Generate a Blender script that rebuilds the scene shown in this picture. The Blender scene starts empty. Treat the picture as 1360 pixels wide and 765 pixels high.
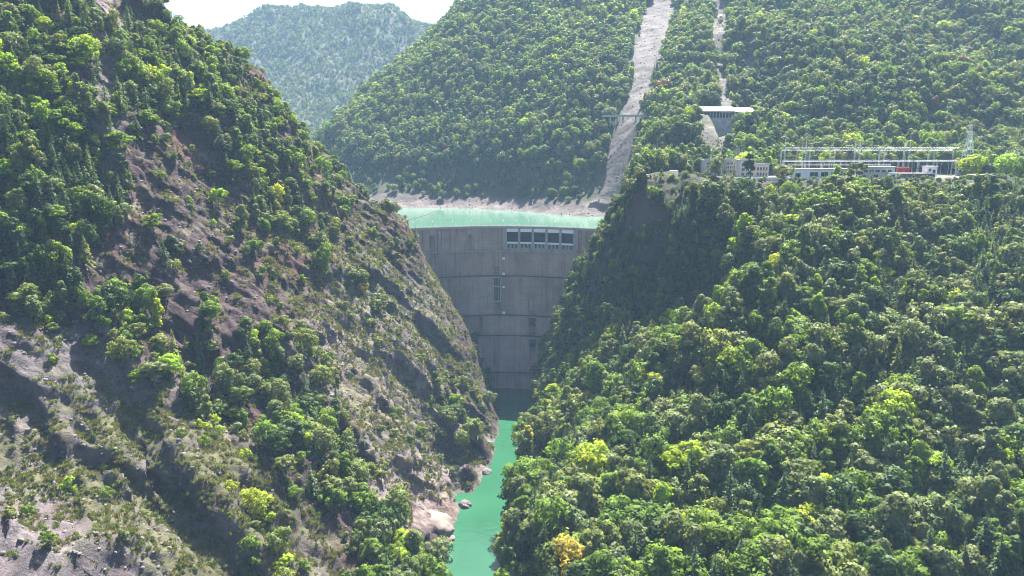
import bpy, math, random
import numpy as np
from mathutils import Vector

# ------------------------------------------------------------------ camera, sky, sun
scene = bpy.context.scene
F_PX, W_PX, H_PX = 1000.0, 1360.0, 765.0
CAM_Z = 235.0
PITCH = math.atan(0.1925)
CP, SP = math.cos(PITCH), math.sin(PITCH)

cam_data = bpy.data.cameras.new("camera")
cam = bpy.data.objects.new("camera", cam_data)
scene.collection.objects.link(cam)
cam.location = (0, 0, CAM_Z)
cam.rotation_euler = (math.pi / 2 - PITCH, 0, 0)
cam_data.sensor_width = 36.0
cam_data.lens = F_PX / W_PX * 36.0
cam_data.clip_start = 1.0
cam_data.clip_end = 30000.0
scene.camera = cam

SUN_DIR = Vector((0.17, 0.49, 0.87)).normalized()      # towards the sun
world = bpy.data.worlds.new("World")
scene.world = world
world.use_nodes = True
wn = world.node_tree
bg = wn.nodes["Background"]
sky_tex = wn.nodes.new("ShaderNodeTexSky")
sky_tex.sky_type = 'NISHITA'
sky_tex.sun_disc = False
sky_tex.sun_elevation = math.asin(SUN_DIR.z)
sky_tex.sun_rotation = math.atan2(SUN_DIR.x, SUN_DIR.y)
sky_tex.altitude = 1400
sky_tex.air_density = 1.0
sky_tex.dust_density = 8.0
sky_tex.ozone_density = 1.0
wn.links.new(sky_tex.outputs[0], bg.inputs[0])
bg.inputs[1].default_value = 0.05

sun_data = bpy.data.lights.new("sun", 'SUN')
sun_data.energy = 5.0
sun_data.angle = math.radians(0.5)
sun_data.color = (1.0, 0.96, 0.88)
sun = bpy.data.objects.new("sun", sun_data)
scene.collection.objects.link(sun)
sun.location = (0, 0, 1500)
sun.rotation_euler = (-SUN_DIR).to_track_quat('-Z', 'Y').to_euler()

vs = scene.view_settings
vs.view_transform = 'Standard'
vs.look = 'None'
vs.exposure = 2.55
vs.gamma = 1.0
vs.use_curve_mapping = False
scene.cycles.use_denoising = True
scene.cycles.filter_width = 1.0
scene.cycles.max_bounces = 5
scene.cycles.diffuse_bounces = 3
scene.cycles.glossy_bounces = 2
scene.cycles.transmission_bounces = 3
scene.cycles.volume_bounces = 1
scene.cycles.sample_clamp_indirect = 6.0

HAZE = 0.000066
rng = np.random.default_rng(7)
random.seed(7)
COL = scene.collection

# ------------------------------------------------------------------ helpers
def P(px, py, Y):
    """photo pixel + forward distance -> world point"""
    dx = (px - W_PX / 2) / F_PX
    dy = (H_PX / 2 - py) / F_PX
    dyw = CP + dy * SP
    dzw = -SP + dy * CP
    t = Y / dyw
    return (dx * t, Y, CAM_Z + dzw * t)

def Pz(px, py, z):
    """photo pixel + height -> world point"""
    dx = (px - W_PX / 2) / F_PX
    dy = (H_PX / 2 - py) / F_PX
    dyw = CP + dy * SP
    dzw = -SP + dy * CP
    t = (z - CAM_Z) / dzw
    return (dx * t, dyw * t, z)

def project(X, Y, Z):
    zc = Z - CAM_Z
    depth = Y * CP - zc * SP
    up = Y * SP + zc * CP
    depth = np.maximum(depth, 1e-3)
    return W_PX / 2 + F_PX * X / depth, H_PX / 2 - F_PX * up / depth, depth

def tag(o, label=None, cat=None, group=None, kind=None):
    if label: o["label"] = label
    if cat: o["category"] = cat
    if group: o["group"] = group
    if kind: o["kind"] = kind
    return o

def empty(name, loc, rz=0.0):
    o = bpy.data.objects.new(name, None)
    COL.objects.link(o)
    o.location = loc
    o.rotation_euler = (0, 0, rz)
    o.empty_display_size = 1.0
    return o

def link(name, me, parent=None, mat=None, loc=None):
    o = bpy.data.objects.new(name, me)
    COL.objects.link(o)
    if mat is not None and not me.materials:
        me.materials.append(mat)
    if parent is not None: o.parent = parent
    if loc is not None: o.location = loc
    return o

class MB:
    """collects boxes, bars and tubes into one mesh"""
    def __init__(self): self.v = []; self.f = []
    def quad8(self, pts):
        b = len(self.v); self.v += [tuple(p) for p in pts]
        self.f += [tuple(b + k for k in q) for q in
                   ((0, 3, 2, 1), (4, 5, 6, 7), (0, 1, 5, 4), (1, 2, 6, 5), (2, 3, 7, 6), (3, 0, 4, 7))]
        return self
    def box(self, x0, x1, y0, y1, z0, z1):
        return self.quad8([(x0, y0, z0), (x1, y0, z0), (x1, y1, z0), (x0, y1, z0),
                           (x0, y0, z1), (x1, y0, z1), (x1, y1, z1), (x0, y1, z1)])
    def bar(self, a, b, r, r2=None, n=6):
        a = Vector(a); b = Vector(b); d = (b - a)
        if d.length < 1e-6: return self
        d.normalize(); r2 = r if r2 is None else r2
        s = d.orthogonal().normalized(); t = d.cross(s)
        o = len(self.v)
        for c, rr in ((a, r), (b, r2)):
            for k in range(n):
                an = 2 * math.pi * k / n
                self.v.append(tuple(c + (s * math.cos(an) + t * math.sin(an)) * rr))
        for k in range(n):
            self.f.append((o + k, o + (k + 1) % n, o + n + (k + 1) % n, o + n + k))
        self.f.append(tuple(o + n - 1 - k for k in range(n)))
        self.f.append(tuple(o + n + k for k in range(n)))
        return self
    def mesh(self, name, mat=None, smooth=False):
        me = bpy.data.meshes.new(name); me.from_pydata(self.v, [], self.f); me.update()
        if mat: me.materials.append(mat)
        if smooth: me.polygons.foreach_set("use_smooth", [True] * len(me.polygons))
        return me
    def build(self, name, mat, parent=None, loc=None, smooth=False):
        return link(name, self.mesh(name, mat, smooth), parent, None, loc)

# --------------------------------------------------------------- numpy noise
def _hash(ix, iy, iz, seed):
    h = (ix.astype(np.int64) * 374761393 + iy.astype(np.int64) * 668265263 +
         iz.astype(np.int64) * 2147483647 + seed * 1274126177) & 0xFFFFFFFF
    h = ((h ^ (h >> 13)) * 1274126177) & 0xFFFFFFFF
    h = ((h ^ (h >> 16)) * 2246822519) & 0xFFFFFFFF
    return ((h ^ (h >> 15)) & 0xFFFFFF) / float(0xFFFFFF)

def vnoise(x, y, z, seed=0):
    xi, yi, zi = np.floor(x), np.floor(y), np.floor(z)
    fx, fy, fz = x - xi, y - yi, z - zi
    u, v, w = (q * q * q * (q * (q * 6 - 15) + 10) for q in (fx, fy, fz))
    def h(a, b, c): return _hash(xi + a, yi + b, zi + c, seed)
    x00 = h(0, 0, 0) * (1 - u) + h(1, 0, 0) * u
    x10 = h(0, 1, 0) * (1 - u) + h(1, 1, 0) * u
    x01 = h(0, 0, 1) * (1 - u) + h(1, 0, 1) * u
    x11 = h(0, 1, 1) * (1 - u) + h(1, 1, 1) * u
    return ((x00 * (1 - v) + x10 * v) * (1 - w) + (x01 * (1 - v) + x11 * v) * w) * 2 - 1

def fbm(x, y, z, octv=4, seed=0, gain=0.5):
    s = 0; a = 1.0; n = 0
    for o in range(octv):
        s = s + a * vnoise(x, y, z, seed + o); n += a
        x, y, z, a = x * 2.03 + 7.1, y * 2.03 + 3.7, z * 2.03 + 1.3, a * gain
    return s / n

def ridged(x, y, z, octv=4, seed=0, gain=0.55):
    s = 0; a = 1.0; n = 0
    for o in range(octv):
        s = s + a * (1 - 2.4 * np.abs(vnoise(x, y, z, seed + o))); n += a
        x, y, z, a = x * 2.07 + 5.1, y * 2.07 + 1.7, z * 2.07 + 9.3, a * gain
    return s / n

def sstep(a, b, x):
    t = np.clip((x - a) / (b - a), 0, 1)
    return t * t * (3 - 2 * t)

# ------------------------------------------------------------------ materials
def new_mat(name):
    m = bpy.data.materials.new(name); m.use_nodes = True
    nt = m.node_tree
    return m, nt, nt.nodes["Principled BSDF"]

def N(nt, t, **kw):
    n = nt.nodes.new(t)
    for k, v in kw.items(): setattr(n, k, v)
    return n

def ramp(nt, stops, interp='LINEAR'):
    r = N(nt, "ShaderNodeValToRGB"); r.color_ramp.interpolation = interp
    while len(r.color_ramp.elements) < len(stops): r.color_ramp.elements.new(0.5)
    for e, (p, c) in zip(r.color_ramp.elements, stops):
        e.position = p; e.color = (*c, 1)
    return r

def plain(name, col, rough=0.7, metal=0.0, var=0.25, scale=0.6, bump=0.0, spec=0.4):
    m, nt, b = new_mat(name)
    tc = N(nt, "ShaderNodeTexCoord")
    no = N(nt, "ShaderNodeTexNoise"); no.inputs["Scale"].default_value = scale
    no.inputs["Detail"].default_value = 5; no.inputs["Roughness"].default_value = 0.65
    nt.links.new(tc.outputs["Object"], no.inputs["Vector"])
    r = ramp(nt, [(0.3, tuple(c * (1 - var) for c in col)), (0.7, tuple(min(1, c * (1 + var * 0.6)) for c in col))])
    nt.links.new(no.outputs[0], r.inputs[0]); nt.links.new(r.outputs[0], b.inputs["Base Color"])
    b.inputs["Roughness"].default_value = rough; b.inputs["Metallic"].default_value = metal
    b.inputs["Specular IOR Level"].default_value = spec
    if bump:
        bp = N(nt, "ShaderNodeBump"); bp.inputs["Strength"].default_value = bump
        nt.links.new(no.outputs[0], bp.inputs["Height"]); nt.links.new(bp.outputs[0], b.inputs["Normal"])
    return m

def leaf_mat(name, cols, trans=0.38, rough=0.55, spec=0.16):
    """foliage: a colour per tree from its random number, a shift from clump to clump, light through the leaves"""
    m, nt, b = new_mat(name)
    oi = N(nt, "ShaderNodeObjectInfo")
    n = len(cols)
    r = ramp(nt, [(i / (n - 1), c) for i, c in enumerate(cols)])
    nt.links.new(oi.outputs["Random"], r.inputs[0])
    tc = N(nt, "ShaderNodeTexCoord")
    no = N(nt, "ShaderNodeTexNoise"); no.inputs["Scale"].default_value = 0.55; no.inputs["Detail"].default_value = 4
    nt.links.new(tc.outputs["Object"], no.inputs["Vector"])
    mr = N(nt, "ShaderNodeMapRange"); mr.inputs["From Min"].default_value = 0.3; mr.inputs["From Max"].default_value = 0.7
    mr.inputs["To Min"].default_value = 0.62; mr.inputs["To Max"].default_value = 1.4
    nt.links.new(no.outputs[0], mr.inputs[0])
    mu = N(nt, "ShaderNodeVectorMath", operation='SCALE')
    nt.links.new(r.outputs[0], mu.inputs[0]); nt.links.new(mr.outputs[0], mu.inputs["Scale"])
    nt.links.new(mu.outputs[0], b.inputs["Base Color"])
    b.inputs["Roughness"].default_value = rough; b.inputs["Specular IOR Level"].default_value = spec
    tr = N(nt, "ShaderNodeBsdfTranslucent")
    warm = N(nt, "ShaderNodeVectorMath", operation='MULTIPLY'); warm.inputs[1].default_value = (1.55, 1.42, 0.5)
    nt.links.new(mu.outputs[0], warm.inputs[0]); nt.links.new(warm.outputs[0], tr.inputs[0])
    mx = N(nt, "ShaderNodeMixShader"); mx.inputs[0].default_value = trans
    nt.links.new(b.outputs[0], mx.inputs[1]); nt.links.new(tr.outputs[0], mx.inputs[2])
    nt.links.new(mx.outputs[0], nt.nodes["Material Output"].inputs["Surface"])
    return m

LEAF = {
    'dark':  leaf_mat("leaf_dark", [(.042, .082, .020), (.056, .100, .024), (.048, .086, .027), (.074, .112, .027)], 0.43),
    'grey':  leaf_mat("leaf_grey", [(.118, .152, .058), (.102, .138, .052), (.134, .162, .064), (.110, .134, .046)], 0.43),
    'mid':   leaf_mat("leaf_mid", [(.088, .160, .018), (.112, .182, .020), (.098, .164, .024), (.134, .196, .022)], 0.53),
    'olive': leaf_mat("leaf_olive", [(.128, .168, .040), (.112, .152, .040), (.148, .178, .046), (.122, .144, .042)], 0.46),
    'lime':  leaf_mat("leaf_lime", [(.23, .32, .018), (.26, .34, .020), (.18, .30, .020), (.28, .32, .028)], 0.55),
    'gold':  leaf_mat("leaf_gold", [(.32, .30, .04), (.28, .28, .04), (.33, .27, .05), (.27, .28, .05)], 0.53),
    'conifer': leaf_mat("leaf_conifer", [(0.041, 0.085, 0.029), (0.059, 0.105, 0.037), (0.076, 0.117, 0.039), (0.049, 0.090, 0.037)], 0.38),
    'orange': leaf_mat("leaf_orange", [(.42, .20, .04), (.38, .17, .04), (.40, .22, .05), (.36, .16, .05)], 0.43),
    'rust':  leaf_mat("leaf_rust", [(.14, .06, .035), (.16, .075, .04), (.12, .06, .04), (.15, .08, .05)], 0.38),
}
BARK = plain("bark", (.10, .085, .07), 0.9, var=0.4, scale=2.0)
BARK_PALE = plain("bark_pale", (.26, .24, .22), 0.9, var=0.3, scale=2.0)

def terrain_mat(name, fine=0.5, bump=0.85, dist=1.2, scale=0.16, rough=0.9):
    """ground colour comes from the soil map on the vertices; the nodes add grain, stones and relief"""
    m, nt, b = new_mat(name)
    at = N(nt, "ShaderNodeVertexColor"); at.layer_name = "soil"
    ge = N(nt, "ShaderNodeNewGeometry")
    n1 = N(nt, "ShaderNodeTexNoise"); n1.inputs["Scale"].default_value = scale
    n1.inputs["Detail"].default_value = 9; n1.inputs["Roughness"].default_value = 0.72
    nt.links.new(ge.outputs["Position"], n1.inputs["Vector"])
    vo = N(nt, "ShaderNodeTexVoronoi"); vo.feature = 'DISTANCE_TO_EDGE'; vo.inputs["Scale"].default_value = scale * 2.6
    wv = N(nt, "ShaderNodeVectorMath", operation='ADD')
    sc = N(nt, "ShaderNodeVectorMath", operation='SCALE'); sc.inputs["Scale"].default_value = 3.0
    nt.links.new(n1.outputs["Color"], sc.inputs[0]); nt.links.new(ge.outputs["Position"], wv.inputs[0])
    nt.links.new(sc.outputs[0], wv.inputs[1]); nt.links.new(wv.outputs[0], vo.inputs["Vector"])
    mr = N(nt, "ShaderNodeMapRange"); mr.inputs["From Min"].default_value = 0.3; mr.inputs["From Max"].default_value = 0.72
    mr.inputs["To Min"].default_value = 1 - fine; mr.inputs["To Max"].default_value = 1 + fine
    nt.links.new(n1.outputs[0], mr.inputs[0])
    cr = N(nt, "ShaderNodeMapRange"); cr.inputs["From Max"].default_value = 0.12
    cr.inputs["To Min"].default_value = 0.9; cr.inputs["To Max"].default_value = 1.0
    nt.links.new(vo.outputs["Distance"], cr.inputs[0])
    mm = N(nt, "ShaderNodeMath", operation='MULTIPLY')
    nt.links.new(mr.outputs[0], mm.inputs[0]); nt.links.new(cr.outputs[0], mm.inputs[1])
    mu = N(nt, "ShaderNodeVectorMath", operation='SCALE')
    nt.links.new(at.outputs["Color"], mu.inputs[0]); nt.links.new(mm.outputs[0], mu.inputs["Scale"])
    nt.links.new(mu.outputs[0], b.inputs["Base Color"])
    ad = N(nt, "ShaderNodeMath", operation='MULTIPLY_ADD'); ad.inputs[1].default_value = 0.35
    nt.links.new(cr.outputs[0], ad.inputs[0]); nt.links.new(n1.outputs[0], ad.inputs[2])
    bp = N(nt, "ShaderNodeBump"); bp.inputs["Strength"].default_value = bump; bp.inputs["Distance"].default_value = dist * 3
    nt.links.new(ad.outputs[0], bp.inputs["Height"]); nt.links.new(bp.outputs[0], b.inputs["Normal"])
    b.inputs["Roughness"].default_value = rough; b.inputs["Specular IOR Level"].default_value = 0.2
    return m

MAT_NEAR = terrain_mat("hillside_ground")
MAT_BACK = terrain_mat("mountain_ground", 0.3, 0.5, 2.0, 0.06)

def water_mat(name, col, rough, ripple, scale, spec=.5):
    m, nt, b = new_mat(name)
    ge = N(nt, "ShaderNodeNewGeometry")
    n0 = N(nt, "ShaderNodeTexNoise"); n0.inputs["Scale"].default_value = 0.02; n0.inputs["Detail"].default_value = 4
    nt.links.new(ge.outputs["Position"], n0.inputs["Vector"])
    r = ramp(nt, [(0.3, tuple(c * .86 for c in col)), (0.7, tuple(c * 1.1 for c in col))])
    nt.links.new(n0.outputs[0], r.inputs[0]); nt.links.new(r.outputs[0], b.inputs["Base Color"])
    n1 = N(nt, "ShaderNodeTexNoise"); n1.inputs["Scale"].default_value = scale; n1.inputs["Detail"].default_value = 3
    nt.links.new(ge.outputs["Position"], n1.inputs["Vector"])
    bp = N(nt, "ShaderNodeBump"); bp.inputs["Strength"].default_value = ripple; bp.inputs["Distance"].default_value = 0.3
    nt.links.new(n1.outputs[0], bp.inputs["Height"]); nt.links.new(bp.outputs[0], b.inputs["Normal"])
    b.inputs["Roughness"].default_value = rough; b.inputs["IOR"].default_value = 1.33; b.inputs["Specular IOR Level"].default_value = spec
    return m

# ------------------------------------------------------------------ terrain shape
RES_Z = 148.0                      # reservoir level
DAM_TOP = 157.0                    # crest level
pts = []
def addP(*rows):
    for r in rows: pts.append(P(*r))
def addW(*rows):
    for r in rows: pts.append(tuple(float(q) for q in r))

LEFT_BANK = [(588, 765), (600, 703), (622, 668), (640, 640), (654, 610), (662, 580), (662, 550), (655, 520)]
RIGHT_BANK = [(662, 765), (668, 735), (674, 700), (681, 660), (687, 620), (692, 585), (700, 555), (708, 520)]
river_mid = []
for (a, b_), (c, d) in zip(LEFT_BANK, RIGHT_BANK):
    p = Pz(a, b_, 0); q = Pz(c, d, 0)
    pts.append(p); pts.append(q)
    pts.append(((p[0] + q[0]) / 2, (p[1] + q[1]) / 2, -9.0))
    pts.append((p[0] - 4.5, p[1] - 2, 9.0)); pts.append((q[0] + 4.5, q[1] - 1, 10.0))
    river_mid.append(((p[1] + q[1]) / 2, (p[0] + q[0]) / 2))
river_mid.sort()
river_mid = [(-200, 30), (150, 10), (300, -20)] + river_mid + [(705, -4), (760, 0), (900, 0)]
_lb = sorted((Pz(a, b, 0)[1], Pz(a, b, 0)[0]) for a, b in LEFT_BANK); _rb = sorted((Pz(a, b, 0)[1], Pz(a, b, 0)[0]) for a, b in RIGHT_BANK)
def carve(x, y, z):
    """the river has cut its channel: banks as seen, steep rock above them"""
    l = np.interp(y, [a for a, b in _lb], [b for a, b in _lb]); r = np.interp(y, [a for a, b in _rb], [b for a, b in _rb])
    d = np.maximum(l - x, x - r)
    low = np.exp(-((y - 438) / 20.0) ** 2) * (x < l)                  # shelf with the pale boulder
    lim = np.where(d < 0, np.maximum(d * 1.2, -9), d * 2.6 - low * 2.1 * np.minimum(d, 26))
    zc = np.minimum(z, lim)
    zc = np.where((d > 0) & (d < 60), np.maximum(zc, np.minimum(d * .45, 8)), zc)
    f = sstep(330, 372, y)
    return z * (1 - f) + zc * f
RM_Y = np.array([a for a, b in river_mid]); RM_X = np.array([b for a, b in river_mid])
for y in (-150, 0, 120, 240, 330):
    x = float(np.interp(y, RM_Y, RM_X)); addW((x - 16, y, 0), (x, y, -9), (x + 16, y, 0), (x - 22, y, 9), (x + 22, y, 10))

# left hillside: photo pixel, forward distance
addP((0, 765, 258), (0, 680, 290), (0, 600, 318), (0, 520, 340), (0, 450, 350), (0, 400, 372), (0, 300, 396), (0, 150, 452), (0, 0, 520), (0, -150, 590),
     (70, 765, 264), (70, 680, 297), (70, 600, 327), (70, 520, 349), (70, 440, 366), (70, 380, 388),
     (150, 765, 272), (150, 680, 308), (150, 600, 338), (150, 530, 360), (150, 480, 378), (150, 400, 402), (150, 300, 430), (150, 150, 488), (130, 0, 556),
     (240, 765, 284), (240, 680, 322), (240, 600, 352), (240, 540, 374), (240, 450, 412), (240, 380, 436), (240, 300, 464),
     (300, 765, 294), (300, 680, 332), (300, 620, 356), (300, 580, 374), (300, 530, 402), (300, 450, 432), (300, 300, 492), (300, 150, 566), (295, 82, 616),
     (370, 765, 310), (370, 700, 342), (370, 640, 370), (370, 560, 412), (370, 450, 458), (370, 360, 500), (370, 250, 570), (365, 146, 640),
     (450, 765, 332), (450, 700, 366), (450, 640, 396), (450, 560, 438), (450, 450, 502), (450, 360, 550), (450, 300, 598), (446, 236, 655),
     (520, 765, 356), (520, 700, 394), (520, 600, 452), (520, 500, 522), (520, 400, 588), (520, 320, 648), (512, 285, 676),
     (570, 750, 376), (555, 720, 396), (560, 640, 452), (560, 560, 508), (560, 470, 572), (560, 390, 634), (556, 338, 672),
     (600, 620, 516), (600, 520, 585), (600, 450, 628), (600, 405, 662), (630, 580, 566), (635, 500, 632), (640, 470, 665))
# left hillside: ridge line against the sky and the hidden far side
addP((225, 34, 608), (160, 0, 600), (335, 102, 640), (412, 196, 660), (495, 274, 676))
addW((-260, 750, 210), (-330, 750, 260), (-420, 720, 370), (-190, 760, 155), (-300, 820, 160), (-420, 830, 230),
     (-125, 712, 168), (-118, 735, 140), (-560, 560, 420), (-560, 760, 380), (-520, 370, 310), (-520, 900, 260),
     (-260, 215, 90), (-380, 200, 160), (-90, 230, 35), (-180, 120, 80), (-380, 50, 200), (-120, 0, 60), (-600, 250, 300))
# gorge walls at the dam
addW((-106, 694, 162), (-84, 697, 120), (-62, 698, 80), (-42, 699, 40), (-30, 700, 0), (0, 702, -9),
     (106, 688, 162), (78, 690, 120), (54, 692, 70), (36, 694, 30), (26, 696, 0),
     (0, 740, 60), (-50, 745, 100), (60, 740, 100))
# right hillside
addP((715, 470, 655), (742, 420, 648), (768, 380, 650), (795, 325, 652), (818, 285, 640), (850, 250, 622), (880, 243, 618), (930, 241, 622), (1000, 242, 625), (1100, 245, 622), (1200, 247, 618), (1300, 247, 615), (1360, 247, 612), (1450, 247, 610),
     (880, 290, 602), (850, 335, 598), (900, 330, 580), (950, 330, 562), (820, 390, 604), (870, 400, 582), (920, 400, 560), (945, 425, 538), (960, 370, 550),
     (1000, 400, 484), (1000, 335, 545), (1060, 330, 548), (1000, 285, 588), (1100, 330, 545), (1100, 285, 586), (1230, 330, 545), (1230, 285, 586), (1360, 330, 540), (1360, 285, 580), (1450, 330, 540),
     (780, 450, 606), (830, 470, 560), (880, 480, 500), (940, 470, 474), (1000, 470, 462), (1100, 450, 468), (1230, 450, 462), (1360, 450, 455), (1450, 450, 450), (1100, 390, 502), (1230, 390, 500), (1360, 390, 495),
     (720, 520, 605), (760, 520, 575), (820, 540, 510), (900, 560, 452), (1000, 560, 420), (1120, 540, 425), (1240, 540, 418), (1360, 540, 412), (1450, 540, 408),
     (705, 590, 536), (740, 600, 500), (800, 620, 440), (880, 640, 402), (1000, 650, 380), (1120, 650, 376), (1240, 650, 370), (1360, 650, 365),
     (692, 680, 436), (740, 700, 400), (820, 720, 368), (920, 740, 346), (1000, 765, 326), (1120, 765, 322), (1240, 765, 318), (1360, 765, 314), (1450, 765, 310),
     (695, 765, 362), (760, 765, 346), (840, 765, 336))
for x in (120, 190, 260, 330, 400, 470):
    addW((x, 650, 205), (x, 690, 205.5), (x, 730, 207))
addW((560, 640, 215), (560, 560, 180), (620, 700, 250), (110, 720, 175), (105, 760, 150), (120, 800, 138), (60, 800, 105), (0, 800, 95), (-80, 800, 105), (-160, 830, 125),
     (-60, 900, 110), (30, 880, 118), (-150, 960, 125), (-250, 960, 125), (-330, 1050, 128), (-380, 950, 135), (-470, 1120, 140),
     (80, 250, 40), (180, 250, 30), (300, 240, 20), (420, 240, 20), (120, 120, 50), (300, 50, 80), (500, 100, 120), (560, 300, 60))
# reservoir far shore and the mountain behind
for a, b_ in ((470, 273), (500, 275), (560, 276), (620, 277), (680, 280), (740, 285), (790, 288), (825, 290)):
    q = Pz(a, b_, RES_Z); pts.append(q)
    pts.append((q[0], q[1] - 30, RES_Z - 12)); pts.append((q[0] + 2, q[1] + 20, RES_Z + 10)); pts.append((q[0] + 4, q[1] + 42, RES_Z + 22))
addW((-310, 1190, 150), (-420, 1340, 160), (-560, 1500, 170), (-560, 1250, 150))
addP((880, 234, 795), (930, 222, 800), (985, 236, 770), (1060, 222, 790), (1200, 214, 790), (1360, 205, 780), (1450, 205, 775),
     (840, 225, 900), (900, 175, 850), (960, 185, 830), (1000, 170, 850), (1100, 180, 850), (1200, 170, 850), (1360, 165, 840), (1500, 165, 830),
     (850, 156, 985), (900, 150, 940), (960, 152, 905), (1020, 140, 920), (1100, 130, 930), (1200, 120, 930), (1360, 115, 920), (1500, 110, 900),
     (870, 75, 1150), (920, 80, 1110), (960, 90, 1080), (1010, 75, 1080), (1100, 70, 1060), (1200, 60, 1060), (1360, 55, 1040), (1500, 50, 1000),
     (880, 0, 1370), (940, 0, 1310), (1000, 0, 1270), (1100, 0, 1240), (1200, 0, 1220), (1360, 0, 1180), (1500, -20, 1150),
     (900, -90, 1560), (1100, -100, 1450), (1300, -100, 1400), (1500, -120, 1380), (760, -60, 1600),
     (790, 200, 1010), (780, 120, 1130), (800, 50, 1270), (820, 0, 1400),
     (700, 220, 1040), (700, 150, 1140), (690, 80, 1280), (690, 10, 1440), (610, 220, 1090), (610, 150, 1200), (610, 90, 1310), (615, 25, 1450),
     (540, 220, 1120), (530, 160, 1220), (540, 100, 1360), (480, 190, 1190), (445, 175, 1290), (500, 110, 1420), (560, 60, 1480), (650, -30, 1600))
addW((-330, 1450, 260), (-260, 1640, 330), (-100, 1850, 420), (100, 1950, 560), (-450, 1650, 200), (-350, 1900, 240), (400, 1900, 640), (800, 1800, 700),
     (900, 900, 330), (1000, 700, 300), (1100, 1200, 560), (700, 560, 250), (1200, 1700, 780), (-700, 1400, 230), (-800, 1100, 300), (-700, 1850, 220))

CTRL = np.array(pts)
def fit_rbf(c, smooth=0.4, eps=7.0):
    d = np.sqrt(((c[:, None, :2] - c[None, :, :2]) ** 2).sum(-1) + eps * eps)
    n = len(c)
    A = np.zeros((n + 3, n + 3)); A[:n, :n] = d - np.eye(n) * smooth * -1.0
    q = np.c_[np.ones(n), c[:, :2] / 500.0]
    A[:n, n:] = q; A[n:, :n] = q.T
    # multiquadric is conditionally negative definite: ridge enters with a minus sign
    A[:n, :n] = d - np.eye(n) * smooth
    rhs = np.r_[c[:, 2], 0, 0, 0]
    return np.linalg.solve(A, rhs)
RBF_W = fit_rbf(CTRL)
def height(x, y, c=CTRL, w=None, eps=7.0):
    w = RBF_W if w is None else w
    sh = x.shape; x = x.ravel(); y = y.ravel(); out = np.empty(len(x)); n = len(c)
    for s in range(0, len(x), 20000):
        xs, ys = x[s:s + 20000], y[s:s + 20000]
        d = np.sqrt((xs[:, None] - c[None, :, 0]) ** 2 + (ys[:, None] - c[None, :, 1]) ** 2 + eps * eps)
        out[s:s + 20000] = d @ w[:n] + w[n] + w[n + 1] * xs / 500.0 + w[n + 2] * ys / 500.0
    return out.reshape(sh)

def normals(X, Y, Z):
    V = np.stack([X, Y, Z], -1)
    du = np.gradient(V, axis=1); dv = np.gradient(V, axis=0)
    n = np.cross(du, dv)
    return n / np.maximum(np.linalg.norm(n, axis=-1, keepdims=True), 1e-9)

def mixc(base, col, w):
    return base * (1 - w[..., None]) + np.array(col) * w[..., None]

def poly_dist(px, py, line):
    """distance in pixels to a polyline"""
    d = np.full(px.shape, 1e9)
    for (x0, y0), (x1, y1) in zip(line[:-1], line[1:]):
        vx, vy = x1 - x0, y1 - y0
        t = np.clip(((px - x0) * vx + (py - y0) * vy) / (vx * vx + vy * vy), 0, 1)
        d = np.minimum(d, np.hypot(px - x0 - t * vx, py - y0 - t * vy))
    return d

def grid_object(name, X, Y, Z, soil, mat, smooth=True):
    r, c = X.shape
    me = bpy.data.meshes.new(name)
    nv = r * c; nf = (r - 1) * (c - 1)
    me.vertices.add(nv); me.loops.add(nf * 4); me.polygons.add(nf)
    me.vertices.foreach_set("co", np.stack([X, Y, Z], -1).astype(np.float32).ravel())
    i = np.arange(nv).reshape(r, c)
    q = np.stack([i[:-1, :-1], i[:-1, 1:], i[1:, 1:], i[1:, :-1]], -1).reshape(-1)
    me.loops.foreach_set("vertex_index", q.astype(np.int32))
    me.polygons.foreach_set("loop_start", np.arange(nf, dtype=np.int32) * 4)
    me.update(calc_edges=True)
    if smooth: me.polygons.foreach_set("use_smooth", np.ones(nf, bool))
    ca = me.color_attributes.new("soil", 'FLOAT_COLOR', 'POINT')
    ca.data.foreach_set("color", np.concatenate([soil, np.ones(soil.shape[:2] + (1,))], -1).astype(np.float32).ravel())
    o = link(name, me, None, mat)
    tag(o, kind="structure")
    return o

C_SOIL = (.046, .029, .031); C_SOILD = (.031, .021, .024); C_RED = (.085, .036, .031)
C_ROCK = (.105, .092, .098); C_PALE = (.20, .152, .146); C_GRASS = (.072, .074, .026)
C_FLOOR = (.036, .040, .022); C_SHORE = (.075, .060, .060); C_SCAR = (.092, .080, .080)

def blob(px, py, cx, cy, rx, ry, rot=0.0):
    c, s = math.cos(rot), math.sin(rot)
    u = ((px - cx) * c + (py - cy) * s) / rx; v = (-(px - cx) * s + (py - cy) * c) / ry
    return sstep(1.25, 0.6, np.hypot(u, v))

# ---- left hillside
y = np.concatenate([np.arange(60, 270, 6.0), np.arange(270, 720, 1.15), np.arange(720, 812, 4.0)])
s = np.linspace(0, 1, 400)
xr = np.interp(y, RM_Y, RM_X)
LX = (-470 + (xr[:, None] + 470) * s[None, :] ** 0.82)
LY = np.repeat(y[:, None], len(s), 1)
LZ = carve(LX, LY, height(LX, LY))
fade = sstep(795, 730, LY) * sstep(66, 200, LY)
above = sstep(-6, 14, LZ) * (1 - .8 * sstep(585, 640, LY) * sstep(-95, -50, LX))
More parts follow.
